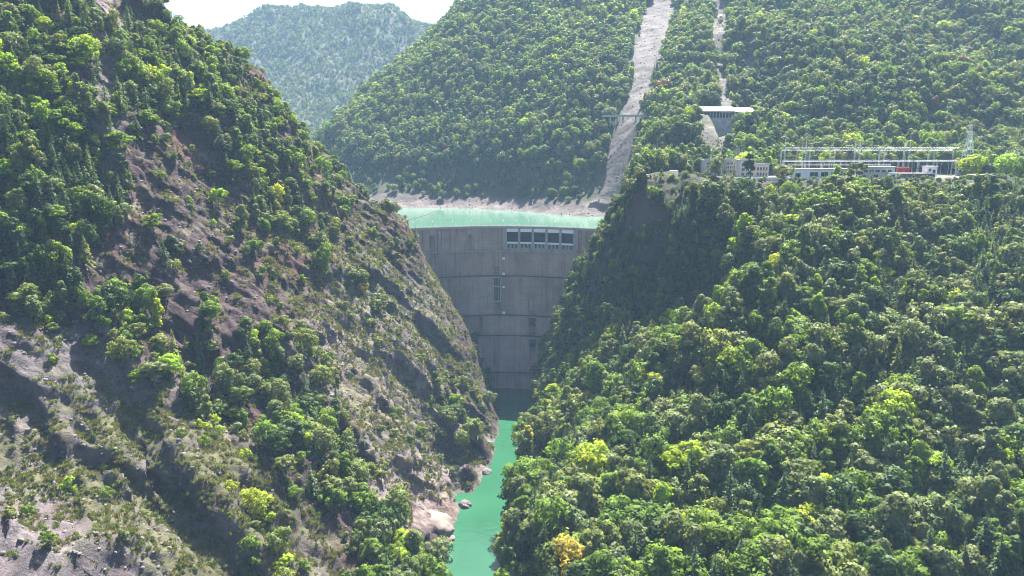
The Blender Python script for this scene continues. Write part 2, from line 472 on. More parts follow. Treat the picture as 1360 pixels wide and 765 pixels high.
# ravines and spurs that run down towards the river
wx = fbm(LX / 70, LY / 70, LZ * 0, 3, 11)
t_across = (LX * 0.55 + LY * 0.84) / 46 + wx * 0.55
t_down = (LX * 0.84 - LY * 0.55) / 190
rav = ridged(t_across, t_down, LZ * 0 + 3.3, 2, 21)
LZ = LZ + fade * above * rav * 14.0
nrm = normals(LX, LY, LZ)
kk = LZ + .75 * LX + .15 * LY
def ledge(period, warp, seed, power):
    q = kk / period + warp * fbm(LX / (period * 1.6), LY / (period * 1.6), LZ / (period * 1.6), 3, seed)
    f = q - np.floor(q)
    return (1 - f) ** power * sstep(0, .13, f)
amp1 = .6 + .5 * vnoise(LX / 60, LY / 60, LZ / 60, 58); amp2 = .5 + .5 * vnoise(LX / 22, LY / 22, LZ / 22, 59)
dsp = ledge(58, .9, 301, 1.3) * 9 * amp1 + ledge(17, .6, 311, 1.4) * 4.2 * amp2 + ledge(6, .6, 321, 1.2) * 1.6
dsp = dsp - 4.5 + ridged(LX / 30, LY / 30, LZ / 44, 4, 31) * 3.0 + ridged(LX / 9, LY / 9, LZ / 12, 4, 41, 0.6) * .9
blk = np.round(vnoise(LX / 6 + LZ / 9, LY / 6, LZ / 5, 51) * 3) / 3          # broken ledges
dsp = dsp + blk * 0.7 + ridged(LX / 2.6, LY / 2.6, LZ / 3.4, 2, 57) * 0.35
dsp = dsp * fade * above
LX0 = LX.copy()
LX = LX + nrm[..., 0] * dsp; LY = LY + nrm[..., 1] * dsp; LZ = LZ + nrm[..., 2] * dsp
nrm = normals(LX, LY, LZ)
lpx, lpy, ldep = project(LX, LY, LZ)
n_big = fbm(LX / 60, LY / 60, LZ / 60, 4, 61); n_mid = fbm(LX / 14, LY / 14, LZ / 14, 4, 71); n_fin = fbm(LX / 4, LY / 4, LZ / 4, 3, 81)
soil = np.zeros(LX.shape + (3,)) + np.array(C_SOIL)
soil = mixc(soil, C_SOILD, sstep(-0.1, 0.4, n_big))
soil = mixc(soil, C_RED, sstep(0.15, 0.5, fbm(LX / 40, LY / 40, LZ / 40, 3, 91)) * 0.7)
rockm = np.maximum.reduce([blob(lpx, lpy, 110, 540, 210, 110, 0.35), blob(lpx, lpy, 500, 460, 95, 120, 0.8), blob(lpx, lpy, 540, 600, 75, 120, 0.9),
                           blob(lpx, lpy, 90, 690, 220, 110), blob(lpx, lpy, 145, 110, 26, 130), blob(lpx, lpy, 480, 380, 60, 50), blob(lpx, lpy, 330, 720, 120, 60, .5)])
rk = np.clip(rockm * 1.1 + n_mid * 0.9 - 0.15, 0, 1) * sstep(-0.55, 0.1, n_fin + rockm * 0.6)
soil = mixc(soil, C_ROCK, rk * 0.95)
pale = np.maximum.reduce([blob(lpx, lpy, 470, 440, 70, 45, .5), blob(lpx, lpy, 540, 660, 60, 70, .9), blob(lpx, lpy, 30, 690, 110, 100) * .3, blob(lpx, lpy, 145, 60, 22, 70), blob(lpx, lpy, 510, 510, 60, 90, .9)])
soil = mixc(soil, C_PALE, np.clip(pale * 0.8 + n_mid * 0.8 + n_fin * 0.5 - 0.25, 0, 1) * 0.85)
flat = sstep(0.32, 0.62, nrm[..., 2])
grs = np.maximum.reduce([blob(lpx, lpy, 220, 650, 240, 110, .5), blob(lpx, lpy, 560, 470, 110, 170, .9) * .9, blob(lpx, lpy, 430, 330, 160, 110, .8) * .7, blob(lpx, lpy, 100, 600, 160, 60) * .6])
soil = mixc(soil, C_GRASS, np.clip(flat * (grs * 1.1 + 0.1) + n_mid * 0.9 - 0.25, 0, 1) * 0.8)
soil = mixc(soil, (.11, .10, .085), sstep(5, 1.0, LZ) * 0.7)
soil *= (1 + n_fin * 0.22)[..., None]
left_hill = grid_object("left_hillside", LX, LY, LZ, np.clip(soil, .01, 1), MAT_NEAR, smooth=False)

# ---- right hillside
y = np.concatenate([np.arange(60, 290, 7.0), np.arange(290, 760, 1.9), np.arange(760, 812, 4.0)])
y[-1] = LY[-1].min() if False else y[-1]
s = np.linspace(0, 1, 300)
xr = np.interp(y, RM_Y, RM_X)
RX = xr[:, None] + (640 - xr[:, None]) * s[None, :] ** 1.15
RY = np.repeat(y[:, None], len(s), 1)
RZ = carve(RX, RY, height(RX, RY))
plat = sstep(630, 650, RY) * sstep(755, 735, RY) * sstep(105, 135, RX) * sstep(520, 470, RX)
RZ = RZ * (1 - plat) + 205.0 * plat
above = (1 - .8 * sstep(600, 640, RY) * sstep(75, 45, RX)) * sstep(-6, 14, RZ) * sstep(795, 740, RY) * (1 - plat) * sstep(66, 200, RY)
rav = ridged((RX * -0.5 + RY * 0.5) / 70 + fbm(RX / 60, RY / 60, RZ * 0, 3, 12) * .5, (RX + RY) / 260, RZ * 0, 2, 22)
RZ = RZ + (rav * 13.0 + ridged(RX / 38, RY / 38, RZ * 0 + 1.7, 3, 25) * 5) * above * sstep(640, 600, RY)
qx, qy, _ = project(RX, RY, RZ)
for gully in ([(1215, 330), (1175, 430), (1150, 560), (1125, 780)], [(930, 520), (865, 600), (805, 700)], [(1015, 470), (965, 600), (925, 720)], [(1330, 480), (1290, 600), (1260, 770)], [(780, 470), (740, 560), (715, 640)]):
    RZ = RZ - 9.0 * sstep(36, 5, poly_dist(qx, qy, gully)) * above
nrm = normals(RX, RY, RZ)
dsp = (ridged(RX / 24, RY / 24, RZ / 34, 4, 32) * 2.4 + ridged(RX / 7, RY / 7, RZ / 9, 3, 42) * 0.8) * above
RX = RX + nrm[..., 0] * dsp; RY = RY + nrm[..., 1] * dsp; RZ = RZ + nrm[..., 2] * dsp
nrm = normals(RX, RY, RZ)
rpx, rpy, rdep = project(RX, RY, RZ)
n_big = fbm(RX / 50, RY / 50, RZ / 50, 4, 62); n_fin = fbm(RX / 8, RY / 8, RZ / 8, 4, 82)
soil = np.zeros(RX.shape + (3,)) + np.array(C_FLOOR)
soil = mixc(soil, C_SOILD, sstep(0.0, 0.5, n_big) * .7)
steep = sstep(0.42, 0.2, nrm[..., 2])
soil = mixc(soil, (.095, .08, .075), steep * sstep(-.3, .3, n_fin)); soil = mixc(soil, (.075, .055, .048), blob(rpx, rpy, 852, 285, 34, 46))
soil = mixc(soil, C_RED, blob(rpx, rpy, 935, 420, 26, 22) * .9)
soil = mixc(soil, C_GRASS, blob(rpx, rpy, 900, 470, 90, 24, -.6) * .7)
soil = mixc(soil, (.22, .205, .18), plat * sstep(-.3, .2, n_fin) * .8 * sstep(638, 646, RY))
soil = mixc(soil, (.13, .115, .10), sstep(6, 1.0, RZ) * .8)
soil *= (1 + n_fin * 0.2)[..., None]
right_hill = grid_object("right_hillside", RX, RY, RZ, np.clip(soil, .01, 1), MAT_NEAR)

# ---- mountain behind the reservoir, with two landslide scars
y = np.concatenate([np.arange(806, 1600, 4.0), np.arange(1600, 2000, 16.0)])
x = np.linspace(-700, 1150, 420)
BX, BY = np.meshgrid(x, y)
BZ = height(BX, BY)
bpx, bpy_, bdep = project(BX, BY, BZ)
SCAR1 = [(892, -40), (880, 0), (862, 60), (850, 110), (838, 150), (828, 190), (818, 230), (808, 262), (798, 286)]
SCAR1_W = None
d1 = poly_dist(bpx, bpy_, SCAR1)
w1 = 14 + 4 * sstep(120, 20, bpy_) + 18 * sstep(250, 284, bpy_) + 10 * fbm(BX / 30, BY / 30, BZ / 30, 3, 5) + 8 * fbm(BX / 10, BY / 10, BZ / 10, 2, 4)
m1 = sstep(w1 + 4, w1 - 3, d1)
SCAR2 = [(950, -20), (958, 30), (954, 80), (960, 120), (966, 148)]
d2 = poly_dist(bpx, bpy_, SCAR2)
m2 = sstep(15, 4, d2 + 8 * fbm(BX / 20, BY / 20, BZ / 20, 3, 6))
m2b = np.maximum(blob(bpx, bpy_, 985, 60, 34, 75, -.15), blob(bpx, bpy_, 950, 200, 26, 36) * 1.7) * sstep(-.35, .25, fbm(BX / 22, BY / 22, BZ / 22, 3, 9) + .1)
bfade = sstep(806, 900, BY) * sstep(RES_Z + 22, RES_Z + 95, BZ) * (1 - .9 * sstep(60, 20, d1))
BZ = BZ + bfade * (ridged((BX * .8 + BY * .25) / 150 + .4 * fbm(BX / 130, BY / 130, BZ * 0, 3, 13), (BY - BX * .2) / 420, BZ * 0, 3, 23) * 27 + ridged(BX / 50, BY / 50, BZ * 0, 3, 33) * 8)
BZ = BZ - sstep(w1 + 16, w1 - 4, d1) * 5 * sstep(RES_Z + 10, RES_Z + 60, BZ)
_m = sstep(222, 228, BX) * sstep(296, 288, BX) * sstep(822, 836, BY) * sstep(899, 895, BY)
BZ = BZ * (1 - _m) + np.minimum(BZ, 238 + (BX - 225) / 60 * 17) * _m           # cut below the rock shed
nrm = normals(BX, BY, BZ)
shore = sstep(RES_Z + 17, RES_Z + 11, BZ + 3 * fbm(BX / 30, BY / 30, BZ * 0, 3, 15))
dsp = ridged(BX / 14, BY / 14, BZ / 14, 4, 43) * (1.6 * np.maximum(m1, shore) + .5) * sstep(806, 830, BY)
BX = BX + nrm[..., 0] * dsp; BY = BY + nrm[..., 1] * dsp; BZ = BZ + nrm[..., 2] * dsp
bpx, bpy_, bdep = project(BX, BY, BZ)
n_big = fbm(BX / 90, BY / 90, BZ / 90, 4, 63); n_fin = fbm(BX / 16, BY / 16, BZ / 16, 4, 83)
soil = np.zeros(BX.shape + (3,)) + np.array(C_FLOOR)
soil = mixc(soil, (.034, .042, .02), sstep(-.1, .4, n_big))
streak = fbm((BX + BZ * 1.2) / 12, BY / 60, BZ / 60, 4, 19)
soil = mixc(soil, C_SHORE, shore)
soil = mixc(soil, (.045, .036, .039), shore * sstep(-.05, .25, streak) * .8)
soil = mixc(soil, (.12, .10, .095), shore * sstep(RES_Z + 9, RES_Z + 2, BZ + 5 * streak) * .8)
soil = mixc(soil, C_SCAR, np.maximum(m1, m2 * .7)); soil = mixc(soil, (.06, .052, .05), np.maximum(m1, m2) * sstep(-.1, .35, streak) * .7)
soil = mixc(soil, (.13, .115, .095), np.clip(m2b, 0, 1) * .8 * (1 - m1))
soil *= (1 + n_fin * 0.3)[..., None]
BARE = np.clip(np.maximum.reduce([m1 * 1.2, m2 * 1.1, m2b * .55, shore]), 0, 1)
back_mtn = grid_object("mountain", BX, BY, BZ, np.clip(soil, .01, 1), MAT_BACK)

# ---- far mountain at the head of the valley
fp = [P(*q) for q in ((250, 60, 2900), (290, 32, 2900), (330, 14, 2900), (365, 4, 2880), (420, 1, 2860), (470, 3, 2860), (510, 5, 2850), (550, 14, 2850), (590, 23, 2850), (640, 35, 2850),
      (360, 60, 2600), (430, 60, 2550), (500, 60, 2560), (560, 60, 2600), (400, 120, 2350), (450, 130, 2300), (500, 110, 2380), (420, 175, 2100), (470, 165, 2120), (330, 120, 2400), (250, 150, 2350))]
fp += [(-1700, 2900, 700), (-1700, 2200, 450), (300, 2900, 560), (500, 2300, 450), (-1300, 2000, 260), (-600, 1850, 215), (-300, 1850, 230), (0, 1950, 300), (-800, 3300, 500), (-1700, 3300, 500), (0, 3300, 400), (500, 3200, 420), (-1700, 1850, 350)]
FC = np.array(fp); FC[:, 2] -= 26 * sstep(2000, 2600, FC[:, 1]); FW = fit_rbf(FC, 2.0, 60.0)
x = np.linspace(-1700, 500, 260); y = np.linspace(1850, 3300, 200)
FX, FY = np.meshgrid(x, y); FZ = height(FX, FY, FC, FW, 60.0)
ffade = sstep(3000, 2700, FY)
FZ = FZ + (ridged((FX + .3 * FY) / 190 + .4 * fbm(FX / 200, FY / 200, FZ * 0, 3, 14), (FY - .3 * FX) / 600, FZ * 0, 3, 24) * 40 + ridged(FX / 80, FY / 80, FZ * 0, 3, 34) * 14) * ffade
soil = np.zeros(FX.shape + (3,)) + np.array(C_FLOOR)
soil = mixc(soil, (.04, .056, .022), sstep(.1, .45, fbm(FX / 120, FY / 120, FZ / 120, 4, 64)) * .6)
far_mtn = grid_object("far_mountain", FX, FY, FZ, soil, MAT_BACK)

# ---- low ground under everything
gm = MB(); gm.v = [(-2600, -650, -40), (2600, -650, -40), (2600, 3650, -40), (-2600, 3650, -40)]; gm.f = [(0, 1, 2, 3)]
tag(gm.build("ground", plain("valley_floor", (.05, .05, .035), .95)), kind="structure")

# ------------------------------------------------------------------ water
def arch_y(x, z):
    """downstream face of the arch dam"""
    t = z / DAM_TOP
    yc = 703.0 + 9.0 * math.sin(math.pi * min(1, max(0, t)) * 0.75) + 1.5 * t
    R = 118.0 + 45.0 * t
    return yc - (x + 13.0) ** 2 / (2 * R)

MAT_RIVER = water_mat("river_water", (.018, .072, .038), .08, .6, .22, .45)
MAT_RES = water_mat("reservoir_water", (.068, .145, .105), .10, .3, .25, .4)
wm = MB(); wm.v = [(-150, -200, 0), (150, -200, 0), (150, 722, 0), (-150, 722, 0)]; wm.f = [(0, 1, 2, 3)]
tag(wm.build("river", MAT_RIVER), kind="structure")
rv = []
xs = np.linspace(-130, 125, 32)
rm = MB()
for xx in xs: rm.v.append((xx, arch_y(xx, DAM_TOP) + 4.0, RES_Z)); rm.v.append((xx, 850, RES_Z))
for i in range(31): rm.f.append((2 * i, 2 * i + 2, 2 * i + 3, 2 * i + 1))
b0 = len(rm.v)
rm.v += [(-900, 850, RES_Z), (300, 850, RES_Z), (300, 1300, RES_Z), (-900, 1300, RES_Z), (-900, 760, RES_Z), (-130, 760, RES_Z), (-130, 850, RES_Z)]
rm.f += [(b0, b0 + 1, b0 + 2, b0 + 3), (b0 + 4, b0 + 5, b0 + 6, b0)]
tag(rm.build("reservoir", MAT_RES), kind="structure")
# ------------------------------------------------------------------ arch dam
def concrete(name, col, streaks=1.0, seep=()):
    m, nt, b = new_mat(name)
    ge = N(nt, "ShaderNodeNewGeometry"); oi = N(nt, "ShaderNodeObjectInfo")
    mp = N(nt, "ShaderNodeMapping"); mp.inputs["Scale"].default_value = (1.0, 0.12, 0.035)
    nt.links.new(ge.outputs["Position"], mp.inputs[0])
    n1 = N(nt, "ShaderNodeTexNoise"); n1.inputs["Scale"].default_value = 0.55; n1.inputs["Detail"].default_value = 6; n1.inputs["Roughness"].default_value = .7
    nt.links.new(mp.outputs[0], n1.inputs["Vector"])
    n2 = N(nt, "ShaderNodeTexNoise"); n2.inputs["Scale"].default_value = 0.09; n2.inputs["Detail"].default_value = 8; n2.inputs["Roughness"].default_value = .7
    nt.links.new(ge.outputs["Position"], n2.inputs["Vector"])
    # thin lift lines every 2 m
    sx = N(nt, "ShaderNodeSeparateXYZ"); nt.links.new(ge.outputs["Position"], sx.inputs[0])
    fr = N(nt, "ShaderNodeMath", operation='PINGPONG'); fr.inputs[1].default_value = 1.6; nt.links.new(sx.outputs[2], fr.inputs[0])
    ln = N(nt, "ShaderNodeMapRange"); ln.inputs["From Max"].default_value = 0.22; ln.inputs["To Min"].default_value = .8; nt.links.new(fr.outputs[0], ln.inputs[0])
    r1 = ramp(nt, [(0.28, (max(.2, 1 - .5 * streaks),) * 3), (0.42, (.92, .92, .92)), (0.60, (1, 1, 1)), (0.74, (1 + .25 * streaks,) * 3)])
    nt.links.new(n1.outputs[0], r1.inputs[0])
    r2 = ramp(nt, [(0.32, tuple(c * .72 for c in col)), (0.55, col), (0.72, tuple(c * 1.15 for c in col))])
    nt.links.new(n2.outputs[0], r2.inputs[0])
    a = N(nt, "ShaderNodeVectorMath", operation='MULTIPLY'); nt.links.new(r1.outputs[0], a.inputs[0]); nt.links.new(r2.outputs[0], a.inputs[1])
    rr = N(nt, "ShaderNodeMapRange"); rr.inputs["To Min"].default_value = .86; rr.inputs["To Max"].default_value = 1.1; nt.links.new(oi.outputs["Random"], rr.inputs[0])
    k = N(nt, "ShaderNodeMath", operation='MULTIPLY'); nt.links.new(rr.outputs[0], k.inputs[0]); nt.links.new(ln.outputs[0], k.inputs[1])
    for (sx0, wid, z_top, z_bot, amt) in seep:                       # dark seepage below the outlets
        dx = N(nt, "ShaderNodeMath", operation='SUBTRACT'); dx.inputs[1].default_value = sx0; nt.links.new(sx.outputs[0], dx.inputs[0])
        nz = N(nt, "ShaderNodeMath", operation='MULTIPLY_ADD'); nz.inputs[1].default_value = 5.0; nt.links.new(n1.outputs[0], nz.inputs[0]); nt.links.new(dx.outputs[0], nz.inputs[2])
        ab = N(nt, "ShaderNodeMath", operation='ABSOLUTE'); s2 = N(nt, "ShaderNodeMath", operation='SUBTRACT'); s2.inputs[1].default_value = 2.5
        nt.links.new(nz.outputs[0], s2.inputs[0]); nt.links.new(s2.outputs[0], ab.inputs[0])
        m1_ = N(nt, "ShaderNodeMapRange"); m1_.inputs["From Min"].default_value = wid; m1_.inputs["From Max"].default_value = wid * .3; nt.links.new(ab.outputs[0], m1_.inputs[0])
        m2_ = N(nt, "ShaderNodeMapRange"); m2_.inputs["From Min"].default_value = z_bot; m2_.inputs["From Max"].default_value = z_top; nt.links.new(sx.outputs[2], m2_.inputs[0])
        m3_ = N(nt, "ShaderNodeMath", operation='LESS_THAN'); m3_.inputs[1].default_value = z_top; nt.links.new(sx.outputs[2], m3_.inputs[0])
        p1 = N(nt, "ShaderNodeMath", operation='MULTIPLY'); nt.links.new(m1_.outputs[0], p1.inputs[0]); nt.links.new(m2_.outputs[0], p1.inputs[1])
        p2 = N(nt, "ShaderNodeMath", operation='MULTIPLY'); nt.links.new(p1.outputs[0], p2.inputs[0]); nt.links.new(m3_.outputs[0], p2.inputs[1])
        p3 = N(nt, "ShaderNodeMath", operation='MULTIPLY_ADD'); p3.inputs[1].default_value = -amt; p3.inputs[2].default_value = 1.0; nt.links.new(p2.outputs[0], p3.inputs[0])
        kk_ = N(nt, "ShaderNodeMath", operation='MULTIPLY'); nt.links.new(k.outputs[0], kk_.inputs[0]); nt.links.new(p3.outputs[0], kk_.inputs[1]); k = kk_
    c = N(nt, "ShaderNodeVectorMath", operation='SCALE'); nt.links.new(a.outputs[0], c.inputs[0]); nt.links.new(k.outputs[0], c.inputs["Scale"])
    nt.links.new(c.outputs[0], b.inputs["Base Color"]); b.inputs["Roughness"].default_value = .9; b.inputs["Specular IOR Level"].default_value = .2
    bp = N(nt, "ShaderNodeBump"); bp.inputs["Strength"].default_value = .25; bp.inputs["Distance"].default_value = .4
    nt.links.new(n2.outputs[0], bp.inputs["Height"]); nt.links.new(bp.outputs[0], b.inputs["Normal"])
    return m

M_CONC = concrete("dam_concrete", (.37, .275, .24), 1.9, ((52, 4, 108, 84, .75), (19, 5, 71, 48, .8), (19, 4.5, 52, 26, .75), (-13.5, 4.5, 88, 62, .6), (58, 3.5, 107, 90, .6), (-40, 3, 150, 120, .5), (-75, 3.5, 150, 118, .55), (-60, 2.5, 108, 80, .4), (8, 2.5, 108, 85, .35), (-30, 2.5, 70, 45, .4)))
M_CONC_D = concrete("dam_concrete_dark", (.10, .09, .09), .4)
M_CONC_L = plain("pale_concrete", (.33, .305, .285), .85, var=.2, scale=.3)
M_WALLC = plain("weathered_concrete", (.34, .33, .31), .9, var=.35, scale=.25)
M_WHITE = plain("white_paint", (.80, .79, .77), .6, var=.12, scale=.4)
M_CREAM = plain("cream_render", (.50, .45, .40), .8, var=.15, scale=.4)
M_STEEL = plain("galvanised_steel", (.52, .54, .56), .45, .6, var=.15)
M_GATE = plain("gate_steel", (.02, .026, .05), .5, .3, var=.3)
M_RUST = plain("rusty_steel", (.17, .06, .045), .8, .2, var=.4, scale=1.5)
M_RED = plain("red_oxide_paint", (.36, .05, .045), .6, var=.25)
M_DARK = plain("dark_glass_and_recess_shade", (.025, .03, .04), .2, var=.2)
M_DARKSTEEL = plain("dark_steel", (.07, .07, .075), .6, .4, var=.2)
M_ROOFTAN = plain("tan_roof_sheet", (.30, .255, .19), .7, var=.2)
M_ROOFW = plain("white_roof_sheet", (.42, .41, .41), .55, var=.1)
M_ASPH = plain("asphalt", (.07, .07, .07), .9, var=.3)
M_PORC = plain("brown_porcelain", (.16, .07, .05), .35, var=.2)
M_BOOM = plain("dark_boom_rubber", (.035, .04, .045), .7, var=.3)
M_ROCKP = plain("pale_boulder_rock", (.17, .135, .118), .9, var=.35, scale=.35, bump=.6)
M_ROCKG = plain("grey_boulder_rock", (.12, .105, .10), .9, var=.4, scale=.5, bump=.6)

def row_z(row, x=-13.0):
    z = 80.0
    for _ in range(12): z = P(680, row, arch_y(x, z))[2]
    return z

LEDGE_ROWS = [333, 366, 418, 445, 494]
levels = [-14.0] + [row_z(r) for r in LEDGE_ROWS[::-1]] + [DAM_TOP - 1.2]
X_ED = np.arange(-118, 113, 15.0) ; X_ED[0] = -120
SP_X0, SP_X1 = -6.0, 58.0                           # spillway bays
dam = empty("arch_dam", (-13, 703, 0)); ORG = Vector((-13, 703, 0))
tag(dam, "tall curved grey concrete arch dam blocking the gorge", "dam")
def L3(p): return (p[0] - ORG.x, p[1] - ORG.y, p[2] - ORG.z)

def wall_piece(x0, x1, z0, z1, off, thick, nx=4, nz=4):
    """curved slab that follows the downstream face"""
    mb = MB(); r = nx + 1
    for k in range(2):
        for j in range(nz + 1):
            for i in range(nx + 1):
                xx = x0 + (x1 - x0) * i / nx; zz = z0 + (z1 - z0) * j / nz
                mb.v.append(L3((xx, arch_y(xx, zz) - off + k * thick, zz)))
    n = r * (nz + 1)
    for j in range(nz):
        for i in range(nx):
            a = j * r + i
            mb.f.append((a, a + 1, a + r + 1, a + r)); mb.f.append((n + a, n + a + r, n + a + r + 1, n + a + 1))
    for i in range(nx):
        a = i; mb.f.append((a, n + a, n + a + 1, a + 1)); a = nz * r + i; mb.f.append((a, a + 1, n + a + 1, n + a))
    for j in range(nz):
        a = j * r; mb.f.append((a, a + r, n + a + r, n + a)); a = j * r + nx; mb.f.append((a, n + a, n + a + r, a + r))
    return mb

wall_piece(-122, 116, -14, levels[-2], -1.2, 9.0, 40, 12).build("core_wall", M_CONC_D, dam)
wall_piece(-122, SP_X0 - 3, levels[-2] + .01, DAM_TOP - 1.3, -1.2, 4.5, 24, 4).build("core_wall", M_CONC_D, dam)
wall_piece(SP_X1 + 3, 116, levels[-2] + .01, DAM_TOP - 1.3, -1.2, 4.5, 12, 4).build("core_wall", M_CONC_D, dam)
for b in range(len(levels) - 1):
    for i in range(len(X_ED) - 1):
        x0, x1 = X_ED[i] + .10, X_ED[i + 1] - .10
        z0, z1 = levels[b] + .10, levels[b + 1] - .10
        if b == len(levels) - 2:
            if x1 > SP_X0 - 3 and x0 < SP_X1 + 3:
                if x0 < SP_X0 - 3.2 < x1: x1 = SP_X0 - 3.2
                elif x0 < SP_X1 + 3.2 < x1: x0 = SP_X1 + 3.2
                else: continue
        wall_piece(x0, x1, z0, z1, rng.uniform(0, .12), 1.15, 3, 3).build("concrete_block", M_CONC, dam)
# ledges of dark concrete, the topmost paler, one per lift
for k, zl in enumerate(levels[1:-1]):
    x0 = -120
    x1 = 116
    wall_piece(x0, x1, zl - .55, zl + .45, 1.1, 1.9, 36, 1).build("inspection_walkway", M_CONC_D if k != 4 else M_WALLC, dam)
    rl = MB()
    for xx in np.arange(-117, 114, 3.0):
        a = (xx, arch_y(xx, zl) - .75, zl + .35); rl.bar(L3(a), L3((a[0], a[1], a[2] + 1.1)), .05, n=4)
        c = (xx + 3, arch_y(xx + 3, zl) - .75, zl + 1.45); rl.bar(L3((a[0], a[1], a[2] + 1.1)), L3(c), .05, n=4)
    rl.build("railing", M_DARKSTEEL, dam)
# crest slab, parapets
wall_piece(-124, 118, DAM_TOP - 1.2, DAM_TOP - .1, 1.0, 7.5, 44, 1).build("crest_slab", M_CONC_L, dam)
wall_piece(-124, 118, DAM_TOP - .1, DAM_TOP + .95, .9, .35, 44, 1).build("parapet", M_CONC_L, dam)
wall_piece(-124, 118, DAM_TOP - .1, DAM_TOP + .95, -5.6, .35, 44, 1).build("parapet", M_CONC_L, dam)
# thin dark drain pipes under the crest
for xx in (-97, -88, -83, -76.5, -70, -66, -9.6, 64, 70, 76, 82, 88, -104, 94):
    zz = DAM_TOP - rng.uniform(18, 26)
    mb = MB()
    for j in range(4):
        za, zb = zz + (DAM_TOP - 1.3 - zz) * j / 4, zz + (DAM_TOP - 1.3 - zz) * (j + 1) / 4
        mb.bar(L3((xx, arch_y(xx, za) - .22, za)), L3((xx, arch_y(xx, zb) - .22, zb)), .2, n=5)
    mb.build("drain_pipe", M_DARKSTEEL, dam)
# five spillway bays
zt, zb = DAM_TOP - 1.3, levels[-2] + 8.2
wall_piece(SP_X0 - 3, SP_X1 + 3, levels[-2] + .2, zb, -.1, 7.0, 16, 2).build("spillway_sill", M_WALLC, dam)
NB = 5; bw = (SP_X1 - SP_X0) / NB
for i in range(NB + 1):
    xx = SP_X0 + i * bw
    wall_piece(xx - (3.1 if i == 0 else 1.1), xx + (3.1 if i == NB else 1.1), levels[-2] + 1.5, zt, 1.6, 8.0, 1, 3).build("spillway_pier", M_CONC_L, dam)
for i in range(NB):
    x0, x1 = SP_X0 + i * bw + 1.12, SP_X0 + (i + 1) * bw - 1.12
    wall_piece(x0, x1, zt - 3.2, zt - .05, 1.5, 2.2, 3, 1).build("gate_hoist_beam", M_WHITE, dam)
    g = wall_piece(x0, x1, zb + .05, zt - 3.3, -3.6, .5, 3, 4).build("spillway_gate", M_GATE, dam)
    for fz in (.25, .5, .75):
        zz = zb + (zt - 3.3 - zb) * fz
        wall_piece(x0 + .2, x1 - .2, zz - .18, zz + .18, -3.1, .45, 3, 1).build("gate_rib", M_DARKSTEEL, g)
    wall_piece(x0, x1, zb - .9, zb + .6, 2.4, 3.0, 3, 1).build("sill_lip", M_WHITE, dam)
    for k in range(3):
        xx = x0 + (x1 - x0) * (k + .5) / 3
        z0_ = zb - 5.2
        mb = MB().quad8([L3((xx - .7, arch_y(xx, z0_) - .1, z0_)), L3((xx + .7, arch_y(xx, z0_) - .1, z0_)), L3((xx + .7, arch_y(xx, z0_) + 1, z0_)), L3((xx - .7, arch_y(xx, z0_) + 1, z0_)),
                         L3((xx - .7, arch_y(xx, zb) - 2.2, zb - .95)), L3((xx + .7, arch_y(xx, zb) - 2.2, zb - .95)), L3((xx + .7, arch_y(xx, zb) + 1, zb - .95)), L3((xx - .7, arch_y(xx, zb) + 1, zb - .95))])
        mb.build("corbel", M_CONC_D, dam)
# red service platform at the right end of the spillway
xx = 65.0; zz = levels[-2] + 1.5
wall_piece(xx - 5, xx + 6, zz - .3, zz, 2.2, 2.2, 3, 1).build("service_platform", M_RED, dam)
mb = MB()
for q in np.linspace(xx - 5, xx + 6, 8):
    mb.bar(L3((q, arch_y(q, zz) - 2.1, zz)), L3((q, arch_y(q, zz) - 2.1, zz + 1.3)), .09, n=4)
mb.bar(L3((xx - 5, arch_y(xx - 5, zz) - 2.1, zz + 1.3)), L3((xx + 6, arch_y(xx + 6, zz) - 2.1, zz + 1.3)), .1, n=4); mb.build("railing", M_RED, dam)
# valve house on the face: pale frame, dark openings
def face_x(px, row):
    z = row_z(row)
    return P(px, row, arch_y(0, z))[0], z
def valve_house(px0, px1, r0, r1, rows):
    xa, zt_ = face_x(px0, r0); xb, zb_ = face_x(px1, r1)
    h = wall_piece(xa, xb, zb_, zt_, .9, .9, 2, 4).build("valve_house", M_DARK, dam)
    for q in (xa, xb): wall_piece(q - .55, q + .55, zb_ - .5, zt_ + .5, 2.4, 2.4, 1, 4).build("frame", M_CONC_L, h)
    for r in [r0] + rows + [r1]:
        z = row_z(r); wall_piece(xa + .56, xb - .56, z - .55, z + .55, 2.5, 2.5, 2, 1).build("frame", M_CONC_L, h)
    for q in np.linspace(xa, xb, 4)[1:3]: wall_piece(q - .1, q + .1, zb_ + .6, zt_ - .6, 1.2, .3, 1, 4).build("mullion", M_STEEL, h)
valve_house(655.5, 665, 368, 400, [380])
